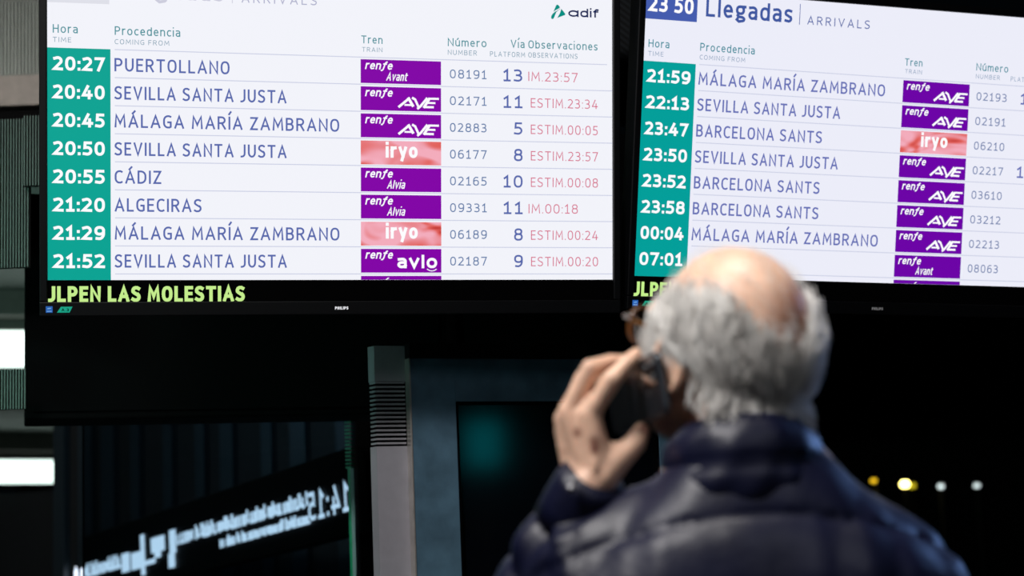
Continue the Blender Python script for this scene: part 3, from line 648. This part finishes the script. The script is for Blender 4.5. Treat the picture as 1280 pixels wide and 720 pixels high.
# ears: rim, lobe and bowl
for s in (-1, 1):
    e = lambda a, r, o=0: H(s * (.0785 + .012 * (-math.cos(R(a)) * .4 + .5) + o), -.006 - .017 * r * math.cos(R(a)), -.030 + .031 * r * math.sin(R(a)))
    tube(bm, [e(a, 1) for a in range(-60, 231, 29)], [.0046] * 11, 8)
    ball(bm, H(s * .081, .004, -.058), (.0055, .0075, .009), HM)
    ball(bm, H(s * .076, -.003, -.032), (.008, .015, .025), HM)
# neck and trunk
NK = Vector((.243, 1.875, 1.47))
tube(bm, [H(0, .0, -.045), NK + Vector((-.002, .0, .06)), NK, NK + Vector((0, 0, -.08))], [.056, .056, .062, .085], 20)
tube(bm, [NK + Vector((0, .005, -.03)), NK + Vector((0, .01, -.12)), NK + Vector((0, .015, -.30)), NK + Vector((0, .015, -.46)), NK + Vector((0, .01, -.60))], [.10, .155, .150, .140, .155], 24, squash=((0, 1, 0), .62))
# arms; the left one folds up to the ear
SHL, ELL, WRL = Vector((.082, 1.885, 1.372)), Vector((-.055, 2.045, 1.215)), at(738, 606, 1.872)
SHR, ELR, WRR = Vector((.402, 1.885, 1.340)), Vector((.462, 1.865, 1.07)), Vector((.455, 1.97, .84))
tube(bm, [SHL, SHL.lerp(ELL, .5), ELL], [.048, .043, .036], 16); tube(bm, [ELL, ELL.lerp(WRL, .35), WRL], [.038, .037, .024], 16)
tube(bm, [SHR, SHR.lerp(ELR, .5), ELR], [.048, .043, .036], 16); tube(bm, [ELR, ELR.lerp(WRR, .35), WRR], [.038, .037, .024], 16)
# left hand: palm, four fingers over the far edge of the phone, thumb on the near edge
K_ = [at(737, 519, 1.872), at(711, 514, 1.886), at(706, 524, 1.904), at(707, 537, 1.918)]
PIP = [at(765, 474, 1.868), at(739, 459, 1.884), at(729, 472, 1.908), at(723, 496, 1.930)]
DIP = [at(785, 453, 1.885), at(764, 453, 1.908), at(752, 458, 1.930), at(742, 476, 1.946)]
TIP = [at(796, 442, 1.900), at(784, 451, 1.926), at(773, 459, 1.946), at(760, 473, 1.962)]
FR = [(.0118, .0108, .0092, .0080), (.0120, .0108, .0092, .0080), (.0115, .0100, .0088, .0076), (.0104, .0090, .0080, .0070)]
pn = (at(720, 560, 1.86) - at(790, 550, 1.90)).normalized()
for i in range(4):
    wr = WRL.lerp(at(712 + 9 * i if False else 752 - 10 * i, 596, 1.868 + i * .006), .9)
    tube(bm, [wr, wr.lerp(K_[i], .5), K_[i]], [.0165, .0150, .0128], 12)
    f = FR[i]; a, b, c, d = K_[i], PIP[i], DIP[i], TIP[i]
    tube(bm, [a, a.lerp(b, .5), b, b.lerp(c, .5), c, c.lerp(d, .6), d], [f[0], f[1] * .97, f[1] * 1.04, f[2], f[2] * 1.03, f[3], f[3] * .9], 12)
tube(bm, [at(744, 560, 1.876), at(716, 556, 1.896)], [.017, .016], 12); tube(bm, [at(742, 590, 1.872), at(722, 588, 1.884)], [.018, .017], 12)
tube(bm, [at(733, 526, 1.880), at(712, 526, 1.896)], [.0125, .0120], 12)
tube(bm, [at(752, 598, 1.868), at(768, 578, 1.872), at(782, 566, 1.878), at(795, 553, 1.887), at(802, 538, 1.897)], [.018, .0165, .0135, .0122, .0095], 14)
tube(bm, [at(752, 572, 1.872), at(772, 566, 1.876)], [.0150, .0125], 12)      # web of the thumb
# tendons
for i in range(3): tube(bm, [at(744 - 8 * i, 586, 1.853 + i * .007), K_[i].lerp(at(744 - 8 * i, 586, 1.853 + i * .007), .15) + pn * .006], [.004, .0035], 8)
# right hand, hanging relaxed
for i in range(4):
    o = Vector((.003, (i - 1.5) * .019, 0)); k = WRR + Vector((.0, .025, -.085)) + o
    tube(bm, [WRR + o * .5 + Vector((0, .003, -.01)), k], [.016, .0125], 12)
    l = (.042, .047, .043, .034)[i]
    tube(bm, [k, k + Vector((-.004, .004, -l)), k + Vector((-.016, .006, -l * 1.6)), k + Vector((-.030, .006, -l * 2.0))], [.0095, .0088, .008, .0065], 12)
tube(bm, [WRR + Vector((-.004, .018, -.02)), WRR + Vector((-.02, .055, -.05)), WRR + Vector((-.028, .062, -.085)), WRR + Vector((-.03, .058, -.11))], [.014, .012, .0105, .008], 12)
# legs
for s in (-1, 1):
    hp = Vector((.243 + s * .085, 1.885, .90))
    tube(bm, [hp, hp + Vector((s * .01, .01, -.22)), hp + Vector((s * .015, .015, -.43)), hp + Vector((s * .018, .0, -.58)), hp + Vector((s * .02, -.01, -.80))], [.085, .072, .052, .050, .036], 16)
    tube(bm, [hp + Vector((s * .02, -.02, -.84)), hp + Vector((s * .03, .11, -.865))], [.034, .024], 12)
bm.normal_update()
body_me = fuse(bm, .0030, 5, .5, ROOT)
skin = mat('skin', (230, 188, 163), 0.42, var=.12, scale=38, bump=.25, bscale=150, sss=.12)
# age spots on the back of the hand and darker brown patches on the scalp
nt = skin.node_tree; N = nt.nodes; pb = N['Principled BSDF']; src = pb.inputs['Base Color'].links[0].from_socket
geo = N.new('ShaderNodeTexCoord')
def spot(c, r, col, amt, src):
    d = N.new('ShaderNodeVectorMath'); d.operation = 'DISTANCE'; d.inputs[1].default_value = Vector(c) - ROOT; nt.links.new(geo.outputs['Object'], d.inputs[0])
    mr = N.new('ShaderNodeMapRange'); mr.inputs['From Min'].default_value = r; mr.inputs['From Max'].default_value = r * .45; mr.inputs['To Max'].default_value = amt; mr.clamp = True; nt.links.new(d.outputs['Value'], mr.inputs['Value'])
    mx = N.new('ShaderNodeMix'); mx.data_type = 'RGBA'; nt.links.new(mr.outputs[0], mx.inputs[0]); nt.links.new(src, mx.inputs[6]); mx.inputs[7].default_value = (*lin(col), 1)
    return mx.outputs[2]
src = spot(at(744, 553, 1.853), .0105, (110, 58, 48), .8, src); src = spot(at(744, 562, 1.853), .008, (110, 58, 48), .8, src); src = spot(at(722, 541, 1.868), .0075, (118, 64, 52), .7, src)
src = spot(H(.022, -.088, .030), .060, (188, 128, 104), .8, src); src = spot(H(.04, -.06, .065), .016, (168, 104, 84), .5, src)
nt.links.new(src, pb.inputs['Base Color'])
link('body', body_me, skin, man)
# nail of the thumb
bm = bmesh.new(); n_ = at(803, 541, 1.8865); ball(bm, n_ - ROOT, (.0055, .0022, .0075), None, 14, 10); bm_obj('thumb_nail', bm, mat('nail', (196, 140, 128), .3), man, True)

# ---- hair: a base layer and individual strands that follow the skull, then hang in curls over the collar
hairm = bpy.data.materials.new('white_grey_hair'); hairm.use_nodes = True; N = hairm.node_tree.nodes; b = N['Principled BSDF']
at_ = N.new('ShaderNodeAttribute'); at_.attribute_name = 'tone'; hairm.node_tree.links.new(at_.outputs['Color'], b.inputs['Base Color'])
b.inputs['Roughness'].default_value = .42; b.inputs['Specular IOR Level'].default_value = .6
def sk(d):   # point on the scalp along unit direction d (head space)
    r = 1 / math.sqrt((d.x / (SX + .001)) ** 2 + (d.y / (SY + .001)) ** 2 + (d.z / (SZ - .002)) ** 2); return d * r + Vector((0, -.004, .004))
def cover(d):  # how much hair grows at direction d: 0 bald .. 1 full
    el = math.degrees(math.asin(d.z)); azb = math.degrees(math.atan2(abs(d.x), -d.y))      # azimuth from straight back: 0 back, 90 ear, 180 face
    n_ = noise.noise(d * 3.1) * 6
    top = 6 + n_ + min(1, azb / (34 if d.x > 0 else 62)) ** 1.1 * 34 if azb < 90 else 40 + n_ - (azb - 90) * .25     # upper hairline
    top = min(top, 40 + n_)
    if azb > 128: return 0
    if azb > 66 and el < -3 and azb < 108: return 0
    if azb > 52 and el < -30: return 0                                       # around the ear
    if azb >= 108 and el < -14: return 0
    if el < -62: return 0
    return max(0.0, min(1.0, (top + 6 - el) / 27))
rnd = random.Random(11)
class HB:
    def __init__(s): s.v = []; s.f = []; s.c = []
    def strand(s, pts, r, tone):
        n = len(pts); base = len(s.v)
        for i, p in enumerate(pts):
            t = (pts[min(i + 1, n - 1)] - pts[max(i - 1, 0)]).normalized(); a = t.cross(Vector((.3, .8, .5))).normalized(); bb = t.cross(a); rr = r * (1 - .75 * (i / (n - 1)) ** 2)
            for k in range(3): an = 2.094 * k; s.v.append(p + (a * math.cos(an) + bb * math.sin(an)) * rr); s.c.append(tone)
        for i in range(n - 1):
            for k in range(3): s.f.append((base + i * 3 + k, base + i * 3 + (k + 1) % 3, base + i * 3 + 3 + (k + 1) % 3, base + i * 3 + 3 + k))
hb = HB()
def lock_path(d, length, lift, wave, ph, steps=9):
    pts = []; p = d.copy(); hgt = .0015; out = None; cur = None
    for i in range(steps):
        t = i / (steps - 1)
        el = math.degrees(math.asin(max(-1, min(1, p.z))))
        if el > -36 and cur is None:
            q = sk(p); nrm = Vector((q.x / SX ** 2, q.y / SY ** 2, q.z / SZ ** 2)).normalized()
            h = .002 + lift * math.sin(min(1, t * 1.25 + .12) * math.pi * .62)
            side = nrm.cross(Vector((0, 0, 1))).normalized()
            pts.append(q + nrm * h + side * (wave * math.sin(ph + t * 6.5)))
            swirl = noise.noise(p * 2.3 + Vector((5, 2, 1))) * .9
            fl = Vector((0, -.42, -1)) + side * swirl; fl = (fl - p * fl.dot(p)).normalized()
            p = (p + fl * (length / steps / .09)).normalized()
        else:
            if cur is None: cur = pts[-1].copy() if pts else sk(p); q = cur; nrm = Vector((q.x, q.y, 0)).normalized(); vel = Vector((nrm.x * .25, nrm.y * .25, -1)).normalized(); ph2 = ph
            side = nrm.cross(Vector((0, 0, 1))).normalized()
            cur = cur + (vel + nrm * (.55 * t) + side * .35 * math.sin(ph + t * 5)).normalized() * (length / steps * .8)
            pts.append(cur.copy())
    return pts
tones = [(.95, .93, .90), (.84, .82, .80), (.72, .70, .68), (.50, .48, .46), (.98, .97, .95)]
def frand():
    while True:
        d = Vector((rnd.gauss(0, 1), rnd.gauss(0, 1), rnd.gauss(0, 1))).normalized()
        return d
locks = 0; made = 0
while locks < 1750:
    d = frand(); c = cover(d)
    if rnd.random() > c: continue
    locks += 1; ph = rnd.uniform(0, 6.28); Lk = rnd.uniform(.035, .060) * (1.2 if d.z < -.3 else 1); lift = rnd.uniform(.002, .0125) * (.25 + .75 * c); wv = rnd.uniform(.001, .0035)
    azb = math.degrees(math.atan2(abs(d.x), -d.y))
    g = lock_path(d, Lk, lift, wv, ph)
    tone = tones[rnd.choice([0, 0, 1, 1, 2, 4, 4, 3] if azb > 45 else [0, 1, 1, 2, 2, 3, 4])]
    ax = Vector((rnd.gauss(0, 1), rnd.gauss(0, 1), rnd.gauss(0, 1))).normalized(); curl = rnd.uniform(.002, .0050) if d.z < -.05 else .001
    for k in range(int(6 + 9 * c)):
        o = Vector((rnd.gauss(0, 1), rnd.gauss(0, 1), rnd.gauss(0, 1))) * .0044; ph3 = rnd.uniform(-.5, .5); ks = rnd.uniform(.8, 1.25)
        pts = []
        for i, p in enumerate(g):
            t = i / (len(g) - 1); w = 1 - .72 * math.sin(t * math.pi * .6)
            pts.append(HW @ (p + o * w + Vector((rnd.gauss(0, 1), rnd.gauss(0, 1), rnd.gauss(0, 1))) * .0004 + ax * curl * math.sin(ph + t * 8 * ks + ph3) * t) - ROOT)
        tn = rnd.uniform(.86, 1.08); hb.strand(pts, rnd.uniform(.00036, .00054), (tone[0] * tn, tone[1] * tn, tone[2] * tn, 1))
# sparse wisps over the bald crown and a fine halo
for _ in range(1500):
    az = rnd.uniform(0, 6.283); el = rnd.uniform(.05, 1.35); d = Vector((math.cos(az) * math.cos(el), math.sin(az) * math.cos(el), math.sin(el)))
    if d.y > .62 and d.z < .75: continue
    if rnd.random() < .35 + .5 * d.z: continue
    hgt = rnd.uniform(.0015, .007); Lk = rnd.uniform(.02, .05); pts = []; p = d.copy()
    for i in range(7):
        q = sk(p); pts.append(HW @ (q + q.normalized() * (.001 + hgt * math.sin(i / 6 * 2.4))) - ROOT)
        fl = Vector((.25, -.7, -.5)) + Vector((noise.noise(d * 4), noise.noise(d * 5), 0)); fl = (fl - p * fl.dot(p)).normalized(); p = (p + fl * Lk / 7 / .09).normalized()
    hb.strand(pts, .00022, (.85, .84, .82, 1))
me = bpy.data.meshes.new('hair'); me.from_pydata(hb.v, [], hb.f); ca = me.color_attributes.new('tone', 'FLOAT_COLOR', 'POINT')
ca.data.foreach_set('color', [x for c in hb.c for x in c])
me.materials.append(hairm); hair = link('hair', me, hairm, man)
for p in me.polygons: p.use_smooth = True
# base layer under the strands
bm = bmesh.new(); lay = {}; U_, V_ = 72, 48
for j in range(V_ + 1):
    for i in range(U_):
        th = math.pi * j / V_; ph = 2 * math.pi * i / U_; d = Vector((math.sin(th) * math.cos(ph), math.sin(th) * math.sin(ph), math.cos(th))); c = cover(d)
        q = sk(d); lay[(i, j)] = (bm.verts.new(HW @ (q + q.normalized() * (-.0035 + .0065 * c + .0012 * noise.noise(d * 14))) - ROOT), c)
for j in range(V_):
    for i in range(U_):
        cs = [lay[(i, j)], lay[((i + 1) % U_, j)], lay[((i + 1) % U_, j + 1)], lay[(i, j + 1)]]
        if min(x[1] for x in cs) > .55:
            try: bm.faces.new([x[0] for x in reversed(cs)])
            except ValueError: pass
bmesh.ops.delete(bm, geom=[v for v in bm.verts if not v.link_faces], context='VERTS')
bm_obj('hair_base', bm, mat('grey_hair_base', (150, 146, 142), .8, var=.35, scale=60, stretch=(1, 1, .25)), hair, True)

# ---- navy quilted jacket
XC, YC = .243, 1.885
def torso_sections():
    #      z     half width  half depth  centre y
    return [(1.492, .072, .074, -.006), (1.474, .092, .084, -.004), (1.450, .116, .096, 0), (1.425, .146, .106, .002), (1.396, .180, .116, .004), (1.360, .208, .124, .006), (1.30, .224, .131, .01), (1.20, .230, .138, .012),
            (1.08, .232, .143, .015), (.96, .236, .146, .015), (.86, .246, .148, .012), (.80, .246, .146, .012)]
bm = bmesh.new(); sec = torso_sections(); rings = []
for z, a, b_, cy in sec:
    ring = []
    for k in range(48):
        t = 2 * math.pi * k / 48; c, s = math.cos(t), math.sin(t)
        ring.append(bm.verts.new((XC + a * math.copysign(abs(c) ** .85, c), YC + cy + b_ * math.copysign(abs(s) ** .85, s), z + .012 * (a / .25) * 0)))
    rings.append(ring)
for q in range(len(rings) - 1):
    for k in range(48): bm.faces.new((rings[q][k], rings[q + 1][k], rings[q + 1][(k + 1) % 48], rings[q][(k + 1) % 48]))
bm.faces.new(rings[0]); bm.faces.new(list(reversed(rings[-1])))
# shoulder caps and sleeves
ARML = [SHL + Vector((.045, 0, .015)), SHL, SHL.lerp(ELL, .5), ELL, ELL.lerp(WRL, .5), ELL.lerp(WRL, .86)]
ARMR = [SHR + Vector((-.045, 0, .015)), SHR, SHR.lerp(ELR, .5), ELR, ELR.lerp(WRR, .5), ELR.lerp(WRR, .97)]
RL = [.066, .070, .066, .060, .052, .041]
tube(bm, [Vector((.190, 1.88, 1.425)), Vector((.135, 1.882, 1.400)), SHL], [.052, .062, .066], 24); tube(bm, [Vector((.285, 1.88, 1.425)), Vector((.345, 1.882, 1.390)), SHR + Vector((-.005, 0, .010))], [.050, .060, .064], 24); tube(bm, ARML, RL, 24); tube(bm, ARMR, [.066, .070, .068, .062, .054, .044], 24)
jm = fuse(bm, .0060, 10, .5, None)
def arm_coord(p, arm):
    best = (9, 0); s0 = 0
    for a, b_ in zip(arm, arm[1:]):
        ab = b_ - a; t = max(0, min(1, (p - a).dot(ab) / ab.length_squared)); d = (p - (a + ab * t)).length
        if d < best[0]: best = (d, s0 + t * ab.length)
        s0 += ab.length
    return best
def puff(fr): return abs(math.sin(math.pi * fr)) ** .38
newco = []
for v in jm.vertices:
    p = v.co.copy(); n_ = v.normal
    best = min((arm_coord(p, ARML), arm_coord(p, ARMR)), key=lambda q: q[0])
    x = p.x - XC; zz = p.z + .95 * x * x * 1.0 + .05 * max(0, p.y - YC)
    ft = (1.4250 - zz) / .118
    wt = max(0, min(1, (best[1] - .085) / .05)) * (1 if best[0] < .095 else 0)
    f_t = puff(ft); fa = (best[1] - .02) / .062; f_a = puff(fa)
    amp_t = .0112
    if zz > 1.425: f_t = puff(min(.5, (zz - 1.425) / .118)); amp_t = .0065
    # cross folds gathered at the seams, long soft wrinkles
    fr = ft - math.floor(ft) if zz < 1.425 else 0
    ang = x * 60
    gather = noise.noise(Vector((x * 34, p.y * 20, 4 + math.floor(ft)))) * (.0045 * (1 - abs(fr * 2 - 1) * .55) if zz < 1.425 else .0018)
    wr = noise.noise(Vector((p.x * 9, p.y * 9, p.z * 18))) * .003
    wa = noise.noise(Vector((p.x * 26, p.y * 26, p.z * 26 + 7))) * .006
    d = (1 - wt) * (amp_t * (f_t - .75) + gather + wr) + wt * (.013 * (f_a - .7) + wa)
    newco.append(p + n_ * d - ROOT)
for v, c in zip(jm.vertices, newco): v.co = c
jm.update()
jacket = link('quilted_jacket', jm, M['navy'], man)
# standing collar, open ring with rolled rim and one seam
bm = bmesh.new(); rings = []; prof = []
for i in range(11): t = i / 10; prof.append((t, 0))
CB = Vector((.241, 1.872, 1.440)); U_ = 64
def collar_pt(k, t, inner):
    a = 2 * math.pi * k / U_; c, s = math.cos(a), math.sin(a)
    back = max(0, -s)                                          # rises at the nape
    h = (.080 + .010 * back) * t; lean = -.010 * t * max(0, -s)
    rx = .083 - .010 * t + .006 * math.sin(t * math.pi); ry = .080 - .004 * t + .006 * math.sin(t * math.pi)
    pf = (.006 * (puff(t * 2) - .4)) if not inner else 0
    nn = noise.noise(Vector((c * 4, s * 4, t * 2.5))) * .005
    k_ = (-.013 if inner else 0) + pf + nn
    return Vector((CB.x - .004 + (rx + k_) * c, CB.y + (ry + k_) * s - lean * 0 - .004, CB.z + h - .010))
for t, _ in prof: rings.append([bm.verts.new(collar_pt(k, t, False) - ROOT) for k in range(U_)])
top = collar_pt
rings.append([bm.verts.new((collar_pt(k, 1, False) * .5 + collar_pt(k, 1, True) * .5 + Vector((0, 0, .006))) - ROOT) for k in range(U_)])
for t, _ in reversed(prof): rings.append([bm.verts.new(collar_pt(k, t, True) - ROOT) for k in range(U_)])
for q in range(len(rings) - 1):
    for k in range(U_): bm.faces.new((rings[q][k], rings[q][(k + 1) % U_], rings[q + 1][(k + 1) % U_], rings[q + 1][k]))
bm_obj('collar', bm, M['navy'], jacket, True)
# cuff with a snap
ax = (WRL - ELL).normalized(); c0 = ELL.lerp(WRL, .84) - ROOT; c1 = ELL.lerp(WRL, 1.03) - ROOT
bm = bmesh.new(); tube(bm, [c0, c0.lerp(c1, .35), c0.lerp(c1, .8), c1], [.043, .042, .039, .036], 24, caps=False); bm_obj('cuff', bm, M['navy'], jacket, True)
bm = bmesh.new(); sp = at(714, 611, 1.832) - ROOT
tube(bm, [sp, sp + Vector((0, -.004, 0))], [.0046, .0040], 14, caps=False); tube(bm, [sp + Vector((.003, 0, .0085)), sp + Vector((.003, -.003, .0085))], [.0034, .003], 14, caps=False)
bm_obj('snap', bm, M['snap'], jacket, True)
# trousers and shoes
bm = bmesh.new()
for s in (-1, 1):
    hp = Vector((.243 + s * .085, 1.885, .90))
    tube(bm, [hp + Vector((0, 0, .03)), hp + Vector((s * .01, .01, -.22)), hp + Vector((s * .015, .015, -.43)), hp + Vector((s * .018, .0, -.60)), hp + Vector((s * .02, -.005, -.81))], [.105, .095, .078, .07, .062], 20)
tube(bm, [Vector((.243 - .08, 1.89, .90)), Vector((.243 + .08, 1.89, .90))], [.11, .11], 20)
me = fuse(bm, .010, 6, .5, ROOT); link('trousers', me, M['trousers'], man)
for s in (-1, 1):
    bm = bmesh.new(); x = .243 + s * .108 - ROOT.x
    box(bm, (x - .045, -.075, .0), (x + .045, .215, .022), .01); ball(bm, (x, .14, .035), (.044, .075, .032)); ball(bm, (x, -.01, .05), (.042, .065, .048)); tube(bm, [(x, -.02, .06), (x, -.02, .11)], [.042, .04], 16)
    me = fuse(bm, .006, 4, .5); link('shoe', me, M['shoe'], man)
# spectacles
gl = None
def HL(x, y, z): return H(x, y, z) - ROOT
bm = bmesh.new()
for s in (-1, 1):
    pts = []
    for k in range(17):
        a = 2 * math.pi * k / 16; c, sn = math.cos(a), math.sin(a)
        pts.append(HL(s * .034 + .026 * math.copysign(abs(c) ** .75, c), .103 - .10 * ((s * .034 + .026 * c) ** 2) * 12, .002 + .021 * math.copysign(abs(sn) ** .75, sn)))
    tube(bm, pts, [.0024] * 17, 8)
tube(bm, [HL(-.010, .104, .008), HL(0, .107, .010), HL(.010, .104, .008)], [.0024] * 3, 8)
sg = bm_obj('spectacles', bm, M['tort'], man, True); tag(sg, 'tortoise brown spectacle frame')
for s in (-1, 1):
    bm = bmesh.new(); tube(bm, [HL(s * .060, .098, .010), HL(s * .072, .092, .010), HL(s * .080, .06, .006), HL(s * .084, .01, .001), HL(s * .084, -.012, -.006), HL(s * .082, -.024, -.028)], [.003, .003, .0022, .002, .002, .0016], 8)
    bm_obj('temple', bm, M['tort'], sg, True)
    bm = bmesh.new(); vs = []
    for k in range(16):
        a = 2 * math.pi * k / 16; c, sn = math.cos(a), math.sin(a); vs.append(bm.verts.new(HL(s * .034 + .0245 * math.copysign(abs(c) ** .75, c), .103 - .10 * ((s * .034 + .026 * c) ** 2) * 12, .002 + .0195 * math.copysign(abs(sn) ** .75, sn))))
    bm.faces.new(vs); bm_obj('spectacle_lens', bm, M['clear'], sg)

# ------------------------------------------------------------ mobile phone, held between thumb and fingers at the ear
PA = at(819, 438, 1.845); PB = at(831, 505, 1.834); S_ = (PB - PA).normalized()
L_ = Vector((-.29, .92, -.25)); L_ = (L_ - S_ * L_.dot(S_)).normalized(); Nn = L_.cross(S_).normalized()
if Nn.x > 0: Nn = -Nn
# local axes: x along the length, y across (downwards), z out of the back
PM = Matrix(((L_.x, S_.x, Nn.x, PA.x), (L_.y, S_.y, Nn.y, PA.y), (L_.z, S_.z, Nn.z, PA.z), (0, 0, 0, 1)))
ph = empty('mobile_phone', None, "dark smartphone in the man's raised hand, camera lenses showing beside his ear", 'phone', mw=PM)
def rr(x0, x1, y0, y1, r, n=5):
    o = []
    for cx, cy, a0 in ((x1 - r, y1 - r, 0), (x0 + r, y1 - r, 90), (x0 + r, y0 + r, 180), (x1 - r, y0 + r, 270)):
        o += [(cx + r * math.cos(R(a0 + 90 * i / n)), cy + r * math.sin(R(a0 + 90 * i / n))) for i in range(n + 1)]
    return o
def plate(bm, prof, levels):
    """stack of insets: levels = [(z, inset scale)]"""
    cx = sum(p[0] for p in prof) / len(prof); cy = sum(p[1] for p in prof) / len(prof); rs = []
    hx = max(p[0] for p in prof) - cx; hy = max(p[1] for p in prof) - cy
    for z, ins in levels: rs.append([bm.verts.new((cx + (x - cx) * (1 - ins / hx), cy + (y - cy) * (1 - ins / hy), z)) for x, y in prof])
    n = len(prof)
    for a, b_ in zip(rs, rs[1:]):
        for i in range(n): bm.faces.new((a[i], a[(i + 1) % n], b_[(i + 1) % n], b_[i]))
    bm.faces.new(list(reversed(rs[0]))); bm.faces.new(rs[-1])
PW = .068
bm = bmesh.new(); plate(bm, rr(0, .148, 0, PW, .010), [(-.0070, .0022), (-.0062, .0006), (-.0045, 0), (-.0025, 0), (-.001, .0008), (-.0002, .0022)]); bm_obj('phone_frame', bm, M['phoneedge'], ph)
bm = bmesh.new(); plate(bm, rr(.002, .146, .002, PW - .002, .009), [(-.001, 0), (.0002, 0), (.0006, .0006)]); bm_obj('phone_back', bm, M['phone'], ph)
bm = bmesh.new(); plate(bm, rr(.004, .144, .004, PW - .004, .008), [(-.0076, .0004), (-.0070, 0)]); bm_obj('phone_screen', bm, M['lens'], ph)
bm = bmesh.new(); plate(bm, rr(.006, .040, .005, .034, .007), [(0, 0), (.0020, 0), (.0024, .0005)]); cm = bm_obj('camera_module', bm, M['lens'], ph)
for x, y, r in ((.014, .013, .0052), (.014, .026, .0045), (.030, .014, .0048)):
    bm = bmesh.new(); tube(bm, [(x, y, .002), (x, y, .0036)], [r, r * .94], 20, caps=False); o = bm_obj('lens_ring', bm, M['ring'], cm)
    bm = bmesh.new(); tube(bm, [(x, y, .003), (x, y, .0038)], [r * .72, r * .7], 20, caps=False); bm_obj('lens', bm, M['lens'], cm)
bm = bmesh.new(); tube(bm, [(.034, .040, 0), (.034, .040, .001)], [.0028, .0028], 16, caps=False); tag(bm_obj('flash', bm, M['snap'], ph), 'small round flash')
